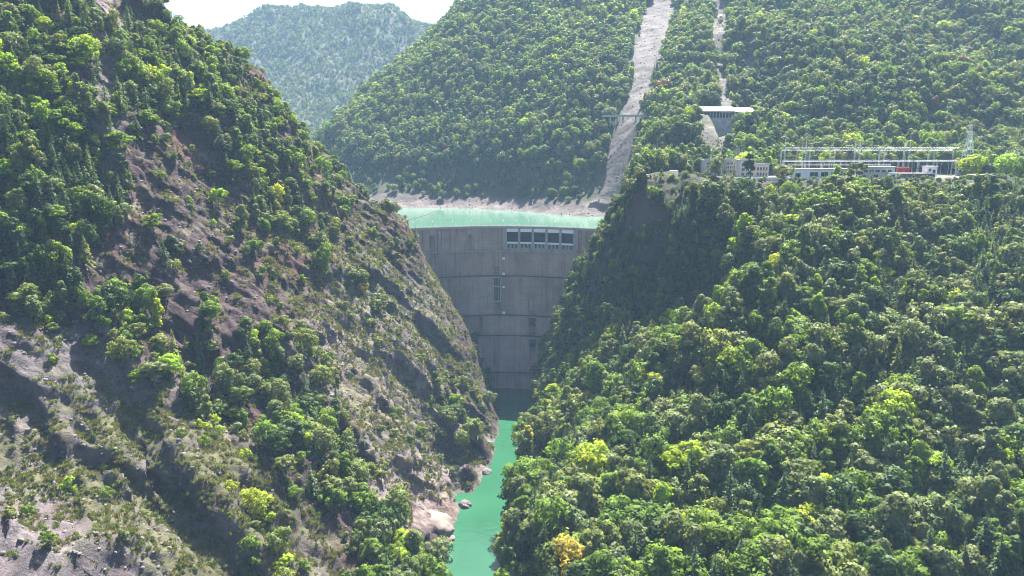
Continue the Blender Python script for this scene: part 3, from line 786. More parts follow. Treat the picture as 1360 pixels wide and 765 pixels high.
# hoist gantry over the valve house and outlets as dark slabs with rusty gear
def outlet(px, r0, r1, w):
    xa, zt_ = face_x(px, r0); _, zb_ = face_x(px, r1)
    h = wall_piece(xa - w / 2, xa + w / 2, zb_, zt_, .6, .6, 2, 2).build("outlet_opening", M_DARK, dam)  # dark slab on the face: shade of the recess put into colour
    wall_piece(xa - w / 2 - .6, xa + w / 2 + .6, zt_, zt_ + .8, 2.2, 2.2, 2, 1).build("hood", M_WALLC, h)
    mb = MB()
    for q in (-.35, 0, .35): mb.bar(L3((xa + q * w, arch_y(xa, zt_) - 1.4, zt_ + .8)), L3((xa + q * w, arch_y(xa, zt_) - 1.2, zt_ + 6.5)), .22, n=5)
    for q in (1.5, 3.5, 5.5): mb.bar(L3((xa - .6 * w, arch_y(xa, zt_) - 1.5, zt_ + .8 + q)), L3((xa + .6 * w, arch_y(xa, zt_) - 1.5, zt_ + .8 + q)), .2, n=5)
    mb.build("hoist_frame", M_RUST, h)
    mb = MB(); mb.bar(L3((xa, arch_y(xa, zb_ + 1.5) - .6, zb_ + 1.8)), L3((xa, arch_y(xa, zb_ + 1.5) - 3.2, zb_ + 1.6)), 1.2, 1.0, 12)
    mb.build("valve", M_DARKSTEEL, h)
outlet(754, 375, 387, 5.2); outlet(763, 376, 386, 4.2); outlet(707, 420, 431, 6.4); outlet(707, 448, 458, 6.4)
xa, za = face_x(660, 366)
mb = MB()
for q in (-1.5, 0, 1.5): mb.bar(L3((xa + q, arch_y(xa, za) - .9, za)), L3((xa + q, arch_y(xa, za) - .9, za + 8)), .2, n=5)
for q in (3, 5.5, 8): mb.bar(L3((xa - 2.4, arch_y(xa, za) - .9, za + q)), L3((xa + 2.4, arch_y(xa, za) - .9, za + q)), .2, n=5)
mb.build("hoist_frame", M_RUST, dam)
# ladder with pale landing boxes
xa, _ = face_x(669, 380)
mb = MB()
for sgn in (-.35, .35):
    zs = np.linspace(levels[-2] - 30, DAM_TOP - 2, 9)
    for z0_, z1_ in zip(zs[:-1], zs[1:]): mb.bar(L3((xa + sgn, arch_y(xa, z0_) - .5, z0_)), L3((xa + sgn, arch_y(xa, z1_) - .5, z1_)), .09, n=4)
mb.build("ladder", M_DARKSTEEL, dam)
for r in (325, 343, 363.5, 381, 415):
    z = row_z(r); wall_piece(xa - 1.3, xa + 1.3, z - 1.0, z + 1.0, 1.6, 1.6, 1, 1).build("landing_box", M_WHITE, dam)

# street lamps along the crest
def lamp(x, n, label):
    yy = arch_y(x, DAM_TOP) - .6
    t = empty("street_lamp", (x, yy, DAM_TOP + .9)); tag(t, label, "lamp", "lamps along the dam crest")
    MB().bar((0, 0, 0), (0, 0, 5.2), .11, .07, 6).build("pole", M_STEEL, t)
    MB().bar((0, 0, 5.1), (0, 1.2, 5.5), .06, .05, 5).build("arm", M_STEEL, t)
    MB().box(-.16, .16, .9, 1.7, 5.42, 5.62).build("lamp_head", M_WHITE, t)
lamp_x = [-92, -74, -56, -38, -20, -8, 4, 16, 28, 40, 52, 66, 80]
ordn = ["first", "second", "third", "fourth", "fifth", "sixth", "seventh", "eighth", "ninth", "tenth", "eleventh", "twelfth", "thirteenth"]
for i, x in enumerate(lamp_x):
    lamp(x, i, "thin steel lamp post on the dam crest, %s from the left end" % ordn[i])

# boom floating on the reservoir
a = Vector(Pz(528, 296, RES_Z)); b = Vector(Pz(578, 281, RES_Z))
bo = empty("floating_boom", a); tag(bo, "dark line of floats across the green reservoir near the left shore", "boom")
n = 46; prev = None; rope = MB()
fl = MB().bar((-1.2, 0, 0), (1.2, 0, 0), .5, .5, 8).mesh("boom_float", M_BOOM)
for i in range(n + 1):
    t = i / n; p = a.lerp(b, t) + Vector((math.sin(t * 3.1) * 2.5, 0, .12))
    o = link("boom_float", fl, bo, None, p - a); o.rotation_euler = (0, 0, math.atan2(b.y - a.y, b.x - a.x) + .1 * math.cos(t * 3.1))
    if prev is not None: rope.bar(prev - a, p - a, .12, n=4)
    prev = p
rope.build("cable", M_BOOM, bo)

# ------------------------------------------------------------------ buildings and switchyard on the right-hand shelf
GZ = 205.0
def at(px, Y): return P(px, 240, Y)[0]
def building(name, label, px0, px1, Y, depth, h, wall, roof, openings, z0=GZ, over=.8, cat="building", roof_t=.6, parapet=False):
    x0, x1 = at(px0, Y), at(px1, Y)
    t = empty(name, ((x0 + x1) / 2, Y, z0)); w = (x1 - x0) / 2
    tag(t, label, cat)
    MB().box(-w, w, 0, depth, -2.5, h).build("wall", wall, t)
    rf = MB().box(-w - over, w + over, -over, depth + over, h + .004, h + roof_t).build("roof", roof, t)
    if parapet:
        for (a0, a1, c0, c1) in ((-w - over, w + over, -over, -over + .3), (-w - over, w + over, depth + over - .3, depth + over)):
            MB().box(a0, a1, c0, c1, h + roof_t + .003, h + roof_t + .9).build("parapet", wall, rf)
    for kind, fx0, fx1, fz0, fz1 in openings:
        a0, a1 = -w + 2 * w * fx0, -w + 2 * w * fx1; b0, b1 = h * fz0, h * fz1
        o = MB().box(a0 - .12, a1 + .12, -.14, .1, b0 - .12, b1 + .12).build(kind, M_CONC_L if wall is not M_WHITE else M_STEEL, t)
        MB().box(a0, a1, -.2, .05, b0, b1).build("pane" if kind == "window" else "door_leaf", M_DARK, o)
        if kind == "window": MB().box(a0 - .25, a1 + .25, -.35, .0, b0 - .35, b0 - .14).build("sill", M_CONC_L, o)
        if a1 - a0 > 1.8 and kind == "window":
            MB().box((a0 + a1) / 2 - .06, (a0 + a1) / 2 + .06, -.24, .0, b0, b1).build("mullion", M_WHITE, o)
    return t
def wins(n, z0, z1, m=.06, g=.4):
    w = (1 - 2 * m) / n
    return [("window", m + i * w + w * g / 2, m + (i + 1) * w - w * g / 2, z0, z1) for i in range(n)]
building("control_building", "long low white building with flat roof and dark openings in front of the switchyard", 1050, 1124, 640, 14, 8.2, M_WHITE, M_ROOFW,
         [("door", .08, .17, .0, .62), ("window", .34, .48, .30, .72), ("window", .54, .66, .30, .72), ("window", .72, .86, .30, .72), ("window", .89, .96, .3, .72)], over=1.2)
building("control_building", "pale grey boxy building with white roof right of the dark umbrella-shaped pine", 1142, 1187, 638, 13, 10.0, M_CREAM, M_ROOFW,
         wins(5, .62, .78) + [("door", .05, .16, .0, .34), ("window", .4, .52, .2, .4)], over=.9)
building("annex", "small white annex at the right end of the pale boxy building", 1179.5, 1190.5, 634, 3.6, 5.6, M_WHITE, M_WHITE, [("window", .25, .75, .45, .75)], over=.2, roof_t=.3)
building("kiosk", "small white hut with pyramid cap above the dark retaining wall", 1229, 1243, 652, 7, 6.0, M_WHITE, M_ROOFW, [("window", .2, .45, .4, .75), ("door", .6, .85, 0, .6)], z0=GZ + 4)
building("shed", "low shed with tan roof below the large lime-green trees", 1291, 1315, 626, 8, 5.0, M_WALLC, M_ROOFTAN, [("door", .3, .55, 0, .7), ("window", .66, .86, .4, .7)], over=1.0, z0=GZ - 1)
building("office_building", "two-level cream concrete building left of the switchyard, lower wing", 1003, 1020, 690, 12, 10.5, M_CREAM, M_CONC_L, wins(4, .55, .8) + wins(4, .12, .36), parapet=True)
building("office_building", "taller cream concrete block beside the dark trees left of the switchyard", 982, 1002, 684, 14, 14.5, M_CREAM, M_CONC_L, wins(3, .66, .82) + wins(3, .38, .54) + wins(3, .1, .26), parapet=True)
building("workshop", "pale multi-storey concrete building half hidden behind thin dark trees", 934, 981, 704, 12, 14.0, M_WALLC, M_WALLC, wins(8, .76, .88) + wins(8, .5, .64) + wins(8, .22, .38), parapet=True, over=.3)
building("guard_house", "small white guard house at the left end of the cliff-top road", 890.5, 900, 655, 5, 6.0, M_WHITE, M_ROOFW, [("door", .2, .45, 0, .65), ("window", .6, .85, .4, .75)], over=.3)
MB()  # retaining wall in front of the kiosk
x0, x1 = at(1190, 646), at(1241, 646)
t = empty("retaining_wall", (x0, 646, GZ)); tag(t, "dark stained retaining wall with white coping beside the pale boxy building", "wall")
nseg = 8
for i in range(nseg):
    MB().box((x1 - x0) * i / nseg + .05, (x1 - x0) * (i + 1) / nseg - .05, 0, 1.2, -3, 4.2).build("panel", M_CONC_D, t)
MB().box(-.3, x1 - x0 + .3, -.3, 9, 4.21, 4.9).build("coping", M_CONC_L, t)
# low white wall along the cliff-top road
x0, x1 = at(884, 640), at(1046, 640)
t = empty("parapet_wall", (x0, 640, GZ)); tag(t, "low white wall along the cliff-top road", "wall")
k = 16
for i in range(k):
    MB().box((x1 - x0) * i / k + .04, (x1 - x0) * (i + 1) / k - .04, 0, .5, -1.5, 1.5).build("panel", M_WHITE, t)
MB().box(-.1, x1 - x0 + .1, -.12, .62, 1.51, 1.75).build("coping", M_WHITE, t)
rdm = MB(); rdm.v = [(x0, 641, GZ + .25), (x1 + 120, 641, GZ + .25), (x1 + 120, 650, GZ + .25), (x0, 650, GZ + .25)]; rdm.f = [(0, 1, 2, 3)]
tag(rdm.build("road", M_WALLC), kind="structure")

# switchyard gantries: lattice posts and beams
def lattice(mb, a, b, w, r, n):
    a = Vector(a); b = Vector(b); d = (b - a).normalized()
    s = d.orthogonal().normalized() if abs(d.z) > .9 else Vector((0, 0, 1)); u = d.cross(s).normalized(); s = u.cross(d)
    cs = [s * w / 2 + u * w / 2, s * w / 2 - u * w / 2, -s * w / 2 - u * w / 2, -s * w / 2 + u * w / 2]
    for c in cs: mb.bar(a + c, b + c, r, n=4)
    for i in range(n):
        p, q = a.lerp(b, i / n), a.lerp(b, (i + 1) / n)
        for k in range(4):
            mb.bar(p + cs[k], q + cs[(k + 1) % 4], r * .7, n=3)
def gantry(label, px0, px1, Y, h, nposts, masts):
    x0, x1 = at(px0, Y), at(px1, Y)
    t = empty("switchyard_gantry", (x0, Y, GZ)); tag(t, label, "gantry", "steel gantries in the switchyard")
    for i in range(nposts):
        x = (x1 - x0) * i / (nposts - 1)
        mb = MB(); lattice(mb, (x, 0, -.5), (x, 0, h), .9, .07, 8); mb.build("post", M_STEEL, t)
        if i in masts:
            mb = MB(); mb.bar((x, 0, h + .5), (x, 0, h + 12), .3, .08, 5); lattice(mb, (x, 0, h + .4), (x, 0, h + 6), .7, .07, 4); mb.build("lightning_mast", M_STEEL, t)
    for i in range(nposts - 1):
        xa_, xb_ = (x1 - x0) * i / (nposts - 1) + .6, (x1 - x0) * (i + 1) / (nposts - 1) - .6
        mb = MB(); lattice(mb, (xa_, 0, h - .5), (xb_, 0, h - .5), 1.1, .07, 8); bm_ = mb.build("beam", M_STEEL, t)
        for q in (.25, .5, .75):
            x = xa_ + (xb_ - xa_) * q
            mb = MB(); mb.bar((x, 0, h - 1.2), (x, 0, h - 3.4), .16, n=6)
            for kk in range(5): mb.bar((x, 0, h - 1.5 - kk * .4), (x, 0, h - 1.58 - kk * .4), .3, n=8)
            mb.build("insulator", M_PORC, bm_)
gantry("tall rear steel gantry with lightning masts at the back of the switchyard", 1040, 1270, 740, 26, 8, (0, 3, 5))
gantry("middle steel gantry row of the switchyard", 1035, 1262, 715, 24, 8, (1, 3, 5))
gantry("lower front steel gantry row behind the long white building", 1038, 1268, 690, 15, 10, ())
gantry("short low steel gantry nearest the white buildings", 1046, 1180, 668, 12, 7, ())
# white bus wall / beam across the yard
x0, x1 = at(1040, 680), at(1272, 680)
t = empty("busbar_beam", (x0, 680, GZ)); tag(t, "long straight white beam on thin posts across the switchyard", "beam")
MB().box(0, x1 - x0, -.3, .3, 13.7, 14.3).build("beam", M_WHITE, t)
for i in range(24): MB().bar(((x1 - x0) * (i + .5) / 24, 0, -.5), ((x1 - x0) * (i + .5) / 24, 0, 13.7), .1, n=5).build("post", M_STEEL, t)
# red transformers
for i, (px, Y, lab) in enumerate(((1193, 664, "left one of two red transformers behind the dark retaining wall"), (1202, 664, "right one of two red transformers behind the dark retaining wall"))):
    t = empty("transformer", (at(px, Y), Y, GZ)); tag(t, lab, "transformer", "red transformers")
    MB().box(-2.2, 2.2, -1.8, 1.8, 4.2, 9.2).build("tank", M_RED, t)
    MB().box(-1.9, 1.9, -1.5, 1.5, -.5, 4.19).build("plinth", M_WALLC, t)
    for k in range(6): MB().box(-2.0 + k * .7, -1.7 + k * .7, -2.5, -1.81, 4.8, 8.6).build("radiator_fin", M_RED, t)
    for k in (-1.2, 0, 1.2): MB().bar((k, 0, 9.21), (k, 0, 11.2), .28, .12, 8).build("bushing", M_PORC, t)
# dark pole
t = empty("utility_pole", (at(1211, 655), 655, GZ)); tag(t, "dark pole standing up in front of the switchyard beside the red transformers", "pole")
MB().bar((0, 0, -1), (0, 0, 19), .42, .3, 8).build("pole", M_DARKSTEEL, t); MB().box(-1.6, 1.6, -.15, .15, 17, 17.35).build("crossarm", M_DARKSTEEL, t)
MB().box(-1.2, 1.2, -.15, .15, 15, 15.3).build("crossarm", M_DARKSTEEL, t)
# transmission pylon
py = P(1283, 228, 700); t = empty("transmission_pylon", (py[0], 700, GZ)); tag(t, "tall pale lattice transmission pylon above the lime-green trees", "pylon")
Hp = 47.0
for sx in (-1, 1):
    for sy in (-1, 1):
        MB().bar((sx * 6.2, sy * 4, -1), (sx * 1.0, sy * 1.0, Hp - 6), .34, .22, 5).bar((sx * 1.0, sy * 1.0, Hp - 6), (sx * .5, sy * .5, Hp), .2, n=5).build("leg", M_STEEL, t)
mb = MB()
for i in range(9):
    za, zb2 = (Hp - 6) * i / 9, (Hp - 6) * (i + 1) / 9
    wa, wb = 6.2 - 5.2 * i / 9, 6.2 - 5.2 * (i + 1) / 9; da, db = 4 - 3 * i / 9, 4 - 3 * (i + 1) / 9
    for sy in (-1, 1):
        mb.bar((-wa, sy * da, za), (wb, sy * db, zb2), .13, n=4); mb.bar((wa, sy * da, za), (-wb, sy * db, zb2), .13, n=4)
    for sx in (-1, 1):
        mb.bar((sx * wa, -da, za), (sx * wb, db, zb2), .13, n=4); mb.bar((sx * wa, da, za), (sx * wb, -db, zb2), .13, n=4)
mb.build("bracing", M_STEEL, t)
for zc, w in ((Hp - 2.0, 4.0), (Hp - 7.5, 4.6)):
    MB().bar((-w, 0, zc), (0, 0, zc + 1.2), .16, n=4).bar((w, 0, zc), (0, 0, zc + 1.2), .16, n=4).bar((-w, 0, zc), (w, 0, zc), .16, n=4).build("crossarm", M_STEEL, t)

# sagging conductors from the pylon
for k, (zc, w) in enumerate(((Hp - 2.0, -4.0), (Hp - 2.0, 4.0), (Hp - 7.5, -4.6), (Hp - 7.5, 4.6))):
    a = Vector((py[0] + w, 700, GZ + zc)); b = Vector((py[0] + 230 + w, 660 + 6 * k, GZ + zc + 34))
    c = empty("power_cable", a); tag(c, "thin sagging cable from the pylon to the right edge, %s" % ("upper left strand", "upper right strand", "lower left strand", "lower right strand")[k], "cable", "power cables from the pylon")
    mb = MB(); pr = None
    for i in range(15):
        t_ = i / 14; q_ = a.lerp(b, t_) - a - Vector((0, 0, 22 * t_ * (1 - t_)))
        if pr is not None: mb.bar(pr, q_, .06, n=4)
        pr = q_
    mb.build("conductor", M_DARKSTEEL, c)
    MB().bar((0, 0, 0), (0, 0, 1.2), .18, n=6).build("insulator", M_PORC, c)

# ---- rock shed and road across the mountain
def ground_at(px, row, GX=None):
    GX_ = GX or (bpx, bpy_, bdep, BX, BY, BZ)
    d = np.hypot(GX_[0] - px, GX_[1] - row) + GX_[2] * .002
    k = np.unravel_index(np.argmin(d), d.shape)
    return Vector((GX_[3][k], GX_[4][k], GX_[5][k]))
gl, gr = P(924, 156, 905), P(1000, 158, 900)
x0, x1 = gl[0], gr[0]; Yg = 897.0; zg = P(960, 157, Yg)[2]
t = empty("rock_shed", (x0, Yg, zg)); tag(t, "open-sided rock shed with pale sloping roof on the mountain road", "rock shed"); M_SHED = plain("shed_roof_concrete", (.15, .138, .125), .9, var=.4, scale=.4)
wl = x1 - x0; wl1 = wl * .66
MB().quad8([(-1, -1, 7.2), (wl1, -1, 7.2), (wl1, 12, 9.5), (-1, 12, 9.5), (-1, -1, 7.9), (wl1, -1, 7.9), (wl1, 12, 14.0), (-1, 12, 14.0)]).build("roof", M_SHED, t)
MB().quad8([(wl1 + .1, -1, 6.6), (wl + 1, -1, 6.8), (wl + 1, 12, 8.5), (wl1 + .1, 12, 8.5), (wl1 + .1, -1, 7.2), (wl + 1, -1, 7.4), (wl + 1, 12, 12.5), (wl1 + .1, 12, 12.5)]).build("roof", M_ROOFTAN, t)
for i in range(19):
    x = wl * i / 18
    MB().box(x - .4, x + .4, -.4, .4, -.5, 6.55).build("column", M_WALLC, t)
MB().box(-1, wl + 1, 9, 10, -1, 7.1).build("back_wall", M_CONC_D, t)
MB().box(-1, wl + 1, -1.2, 9, -1.4, -.55).build("deck", M_WALLC, t)
MB().box(-1, wl + 1, -1.2, -.9, -.54, .6).build("guard_wall", M_CONC_L, t)
# retaining wall below the shed
t = empty("retaining_wall", (x0, Yg, zg)); tag(t, "tall grey retaining wall under the rock shed", "wall")
kk = 9
for i in range(kk):
    fx0, fx1 = i / kk, (i + 1) / kk
    hb = 31 * (1 - .72 * fx0)
    MB().quad8([(5 + (wl - 8) * fx0 + .08, -1.0 - hb * .22, -hb), (5 + (wl - 8) * fx1 - .08, -1.0 - hb * .22, -hb), (5 + (wl - 8) * fx1 - .08, 8, -hb), (5 + (wl - 8) * fx0 + .08, 8, -hb),
                (5 + (wl - 8) * fx0 + .08, -1.0, -1.5), (5 + (wl - 8) * fx1 - .08, -1.0, -1.5), (5 + (wl - 8) * fx1 - .08, 8, -1.5), (5 + (wl - 8) * fx0 + .08, 8, -1.5)]).build("panel", M_WALLC, t)
# pale sprayed concrete slope beneath
q = P(957, 212, 788)
t = empty("slope_facing", q); tag(t, "pale concrete slope facing behind the thin dark trees", "wall")
for i in range(3):
    for j in range(3):
        MB().quad8([(i * 8.2 - 3, -2 + j * 3, j * 6 - 6), (i * 8.2 + 5, -2 + j * 3, j * 6 - 6), (i * 8.2 + 5, 8, j * 6 - 6), (i * 8.2 - 3, 8, j * 6 - 6),
                    (i * 8.2 - 3, .9 + j * 3, j * 6 - .15), (i * 8.2 + 5, .9 + j * 3, j * 6 - .15), (i * 8.2 + 5, 8, j * 6 - .15), (i * 8.2 - 3, 8, j * 6 - .15)]).build("panel", M_CONC_L, t)
# road bridge over the landslide
ga, gb = P(806, 154, 990), P(866, 157, 975)
t = empty("road_bridge", ga); tag(t, "narrow road bridge crossing the bare landslide gully", "bridge")
d = Vector(gb) - Vector(ga); ln_ = d.length
t.rotation_euler = (0, 0, math.atan2(d.y, d.x))
MB().box(-6, ln_ + 4, -4, 4, -1.4, 0).build("deck", M_WALLC, t)
for s_ in (-4, 3.7): MB().box(-6, ln_ + 4, s_, s_ + .3, .003, 1.2).build("parapet", M_CONC_L, t)
for f_ in (.08, .36, .64, .92): MB().box(ln_ * f_ - .8, ln_ * f_ + .8, -2.5, 2.5, -9, -1.41).build("pier", M_WALLC, t)
# roadside barriers on the far right
for (pa, pb, row, Y, lab) in ((1343, 1364, 182, 826, "white roadside barrier at the right edge, upper one"), (1318, 1342, 194, 806, "white roadside barrier among trees right of the pylon, lower one"),
                              (1170, 1186, 165, 862, "short pale barrier of the mountain road above the switchyard")):
    a_, b_ = P(pa, row, Y), P(pb, row - 1, Y)
    t = empty("road_barrier", a_); tag(t, lab, "barrier", "barriers of the mountain road")
    MB().box(0, b_[0] - a_[0], 0, .4, -.2, 1.3).build("rail", M_WHITE, t)
    MB().box(0, b_[0] - a_[0], .41, 3, -4, -.21).build("base", M_WALLC, t)
    for i in range(6): MB().box((b_[0] - a_[0]) * i / 5.0 - .2, (b_[0] - a_[0]) * i / 5.0 + .2, -.2, -.01, -3, 1.2).build("post", M_WALLC, t)
# ------------------------------------------------------------------ plant shapes
def quads_mesh(name, C, U, V, mats, nrm_=None):
    """one kite-shaped leaf clump per centre C with half axes U, V"""
    n = len(C)
    if nrm_ is not None:                      # wind every clump so that it faces out of its lobe
        g = np.cross(V, U); flip = np.sum(g * nrm_, 1) < 0; U = np.where(flip[:, None], -U, U)
    v = np.stack([C - U, C + V * .9, C + U, C - V * 1.1], 1).reshape(-1, 3)
    me = bpy.data.meshes.new(name)
    me.vertices.add(4 * n); me.loops.add(4 * n); me.polygons.add(n)
    me.vertices.foreach_set("co", v.astype(np.float32).ravel())
    me.loops.foreach_set("vertex_index", np.arange(4 * n, dtype=np.int32))
    me.polygons.foreach_set("loop_start", np.arange(n, dtype=np.int32) * 4)
    me.update(calc_edges=True)
    for m in mats: me.materials.append(m)
    if nrm_ is not None:
        me.polygons.foreach_set("use_smooth", np.ones(n, bool))
        me.normals_split_custom_set_from_vertices(np.repeat(nrm_, 4, 0).tolist())
    return me

def leaf_axes(nm, size, r):
    a = r.normal(size=nm.shape); u = np.cross(nm, a); u /= np.linalg.norm(u, axis=1, keepdims=True) + 1e-9
    v = np.cross(nm, u)
    return u * size[:, None], v * (size * r.uniform(.55, 1.0, len(size)))[:, None]

def crown_broad(seed, R=3.7, z0=3.2, z1=10.0, lobes=15, n=1300, squash=1.0, lr=(.32, .5), size=(.24, .5)):
    r = np.random.default_rng(seed)
    L = []
    for k in range(lobes):
        t = (k + .5) / lobes; ph = k * 2.399 + r.uniform(-.5, .5)
        h = z0 + (z1 - z0) * (t ** .85)
        prof = math.sin(math.pi * min(.97, .18 + .74 * t)) ** .8
        rad = R * prof * r.uniform(.35, .95) if t < .9 else R * .15
        lobe_r = R * r.uniform(*lr) * (.75 + .35 * prof)
        L.append((rad * math.cos(ph), rad * math.sin(ph), min(h, z1 - lobe_r * .8 * squash), lobe_r))
    L = np.array(L)
    L = L[r.random(len(L)) > .16]                                  # missing boughs
    L[:, 0] = L[:, 0] * r.uniform(.8, 1.3) + (L[:, 2] - z0) * r.uniform(-.12, .12); L[:, 1] = L[:, 1] * r.uniform(.8, 1.3) + (L[:, 2] - z0) * r.uniform(-.12, .12)
    L[:, 2] += r.normal(size=len(L)) * .09 * (z1 - z0) * squash ** .5; L[:, 3] *= r.uniform(.7, 1.25, len(L))
    w = L[:, 3] ** 2; k = r.choice(len(L), n * 2, p=w / w.sum())
    d = r.normal(size=(n * 2, 3)); d[:, 2] += .35; d /= np.linalg.norm(d, axis=1, keepdims=True)
    rr = L[k, 3] * (1 + .2 * r.normal(size=n * 2))
    C = L[k, :3] + d * rr[:, None] * np.array([1, 1, squash])
    inside = np.zeros(len(C), int)
    for l in L: inside += (np.linalg.norm((C - l[:3]) / np.array([1, 1, squash]), axis=1) < l[3] * .78)
    keep = np.where(inside == 0)[0][:n]; C = C[keep]; d = d[keep]
    nm = d * .75 + r.normal(size=d.shape) * .36; nm[:, 2] += .3; nm /= np.linalg.norm(nm, axis=1, keepdims=True)
    U, V = leaf_axes(nm, r.uniform(size[0], size[1], len(C)), r)
    sn = d * .85 + nm * .4; sn /= np.linalg.norm(sn, axis=1, keepdims=True)
    return C, U, V, (L, sn)

def trunk_broad(L, seed, h=6.0, r0=.24):
    L = L[0]
    r = np.random.default_rng(seed + 100); mb = MB()
    p = Vector((0, 0, -1.2)); k = 5; pts_ = [p]
    for i in range(k): pts_.append(Vector((r.normal() * .18, r.normal() * .18, h * (i + 1) / k)))
    for i in range(k): mb.bar(pts_[i], pts_[i + 1], r0 * (1.15 - .16 * i), r0 * (1.15 - .16 * (i + 1)), 6)
    for l in L[::2]:
        a = pts_[2 + int(r.integers(0, 3))]; e = Vector(l[:3]); m = a.lerp(e, .5) + Vector((0, 0, .3))
        mb.bar(a, m, r0 * .42, r0 * .3, 5); mb.bar(m, e, r0 * .3, r0 * .1, 4)
    return mb

def crown_conifer(seed, H=11.0, R=2.6, levels_=17, per=8, droop=.35, z0=1.4, seg=5):
    r = np.random.default_rng(seed); C, U, V = [], [], []
    for i in range(levels_):
        t = i / (levels_ - 1); z = z0 + (H - z0) * t
        Lb = R * (1 - t) ** .8 * r.uniform(.8, 1.12) + .22
        for b in range(max(4, int(per * (1 - .45 * t)))):
            ph = r.uniform(0, 6.283); Lx = Lb * r.uniform(.65, 1.1)
            d = np.array([math.cos(ph), math.sin(ph), 0]); s = np.array([-math.sin(ph), math.cos(ph), 0])
            for q in range(seg):
                f = (q + .6) / seg
                c = d * Lx * f + np.array([0, 0, z - droop * Lx * f * f + .12 * r.normal()]) + s * r.normal() * .14
                w = (.52 * (1 - .55 * f)) * (.55 + .5 * (1 - t)); tl = Lx / seg * .8
                dn = d * tl + np.array([0, 0, -droop * tl * f]); tilt = s * w + np.array([0, 0, r.normal() * .16])
                C.append(c); U.append(dn); V.append(tilt)
    for q in range(4):
        C.append(np.array([0, 0, H + .2 + q * .15])); U.append(np.array([.12, 0, .3])); V.append(np.array([0, .12, 0.05]))
    return np.array(C), np.array(U), np.array(V)

SHAPES = {}                          # name -> (crown mesh, trunk mesh)
def reg(name, C, U, V, trunk_mb, L=None):
    cm = quads_mesh("crown", C, U, V, [LEAF['mid']], L[1] if L else None)
    SHAPES[name] = (cm, trunk_mb.mesh("trunk", BARK))
broad, layer, shrubs, conif, farb = [], [], [], [], []
for k in range(6):
    C, U, V, L = crown_broad(10 + k, R=3.3 + .28 * k, z0=2.4 + .25 * (k % 3), lobes=22 + 5 * (k % 3), n=2000, lr=(.22, .40))
    reg("broad%d" % k, C, U, V, trunk_broad(L, k), L); broad.append("broad%d" % k)
for k in range(3):                   # flat tiers
    C, U, V, L = crown_broad(40 + k, R=4.0, z0=3.6, z1=9.2, lobes=20, n=1700, squash=.42, lr=(.24, .40))
    reg("tier%d" % k, C, U, V, trunk_broad(L, 40 + k, 7.0), L); layer.append("tier%d" % k)
for k in range(2):                   # tall narrow
    C, U, V, L = crown_broad(50 + k, R=2.3, z0=2.0, z1=11.5, lobes=26, n=1700, lr=(.3, .52))
    reg("tall%d" % k, C, U, V, trunk_broad(L, 50 + k, 8.5), L); broad.append("tall%d" % k)
for k in range(4):                   # shrubs, nominal 3 m
    C, U, V, L = crown_broad(60 + k, R=1.75, z0=.1, z1=2.9, lobes=9, n=420, lr=(.36, .55), size=(.17, .36))
    mb = MB()
    for l in L[0][::2]: mb.bar((0, 0, -.6), tuple(l[:3]), .07, .03, 4)
    reg("shrub%d" % k, C, U, V, mb, L); shrubs.append("shrub%d" % k)
for k in range(4):
    C, U, V = crown_conifer(70 + k, R=2.3 + .35 * k, droop=.25 + .1 * k)
    mb = MB().bar((0, 0, -1.2), (0, 0, 11), .24, .04, 6)
    reg("conifer%d" % k, C, U, V, mb); conif.append("conifer%d" % k)
for k in range(4):                   # lighter crowns for far slopes
    C, U, V, L = crown_broad(80 + k, R=3.9, z0=1.6, z1=9.5, lobes=15, n=420, size=(.42, .8), lr=(.24, .44))
    reg("far%d" % k, C, U, V, MB().bar((0, 0, -1.5), (0, 0, 6), .3, .15, 5), L); farb.append("far%d" % k)
# grass tuft
r_ = np.random.default_rng(5); n_ = 46
ph = r_.uniform(0, 6.28, n_); lean = r_.uniform(.1, .75, n_); d_ = np.stack([np.cos(ph) * lean, np.sin(ph) * lean, np.ones(n_)], 1)
base = np.stack([r_.normal(size=n_) * .42, r_.normal(size=n_) * .42, np.zeros(n_)], 1)
Cg = base + d_ * .42; Ug = d_ * .5; Vg = np.stack([-np.sin(ph), np.cos(ph), np.zeros(n_)], 1) * .1
SHAPES["grass"] = (quads_mesh("crown", Cg, Ug, Vg, [LEAF['mid']]), None)
LEAF['grass'] = leaf_mat("dry_grass", [(.13, .13, .05), (.11, .125, .04), (.15, .14, .065), (.12, .13, .045)], .25, .7, .2)
LEAF['tuft'] = leaf_mat("green_grass", [(.10, .13, .035), (.13, .14, .045), (.085, .115, .03), (.12, .125, .05)], .25, .7, .2)
# stones
def stone_mesh(seed, mat, sub=3, rough=.28, flat=.7):
    import bmesh
    bm = bmesh.new(); bmesh.ops.create_icosphere(bm, subdivisions=sub, radius=1.0)
    co = np.array([v.co[:] for v in bm.verts])
    q = co * 1.0 + seed * 3.7
    d = 1 + rough * fbm(q[:, 0], q[:, 1], q[:, 2], 3, seed) + .18 * np.round(2 * vnoise(q[:, 0] * 1.3, q[:, 1] * 1.3, q[:, 2] * 1.3, seed + 4)) / 2 + .08 * fbm(q[:, 0] * 4, q[:, 1] * 4, q[:, 2] * 4, 2, seed)
    co = co * d[:, None] * np.array([1, .85, flat])
    for v, c in zip(bm.verts, co): v.co = c
    me = bpy.data.meshes.new("boulder"); bm.to_mesh(me); bm.free(); me.materials.append(mat)
    return me

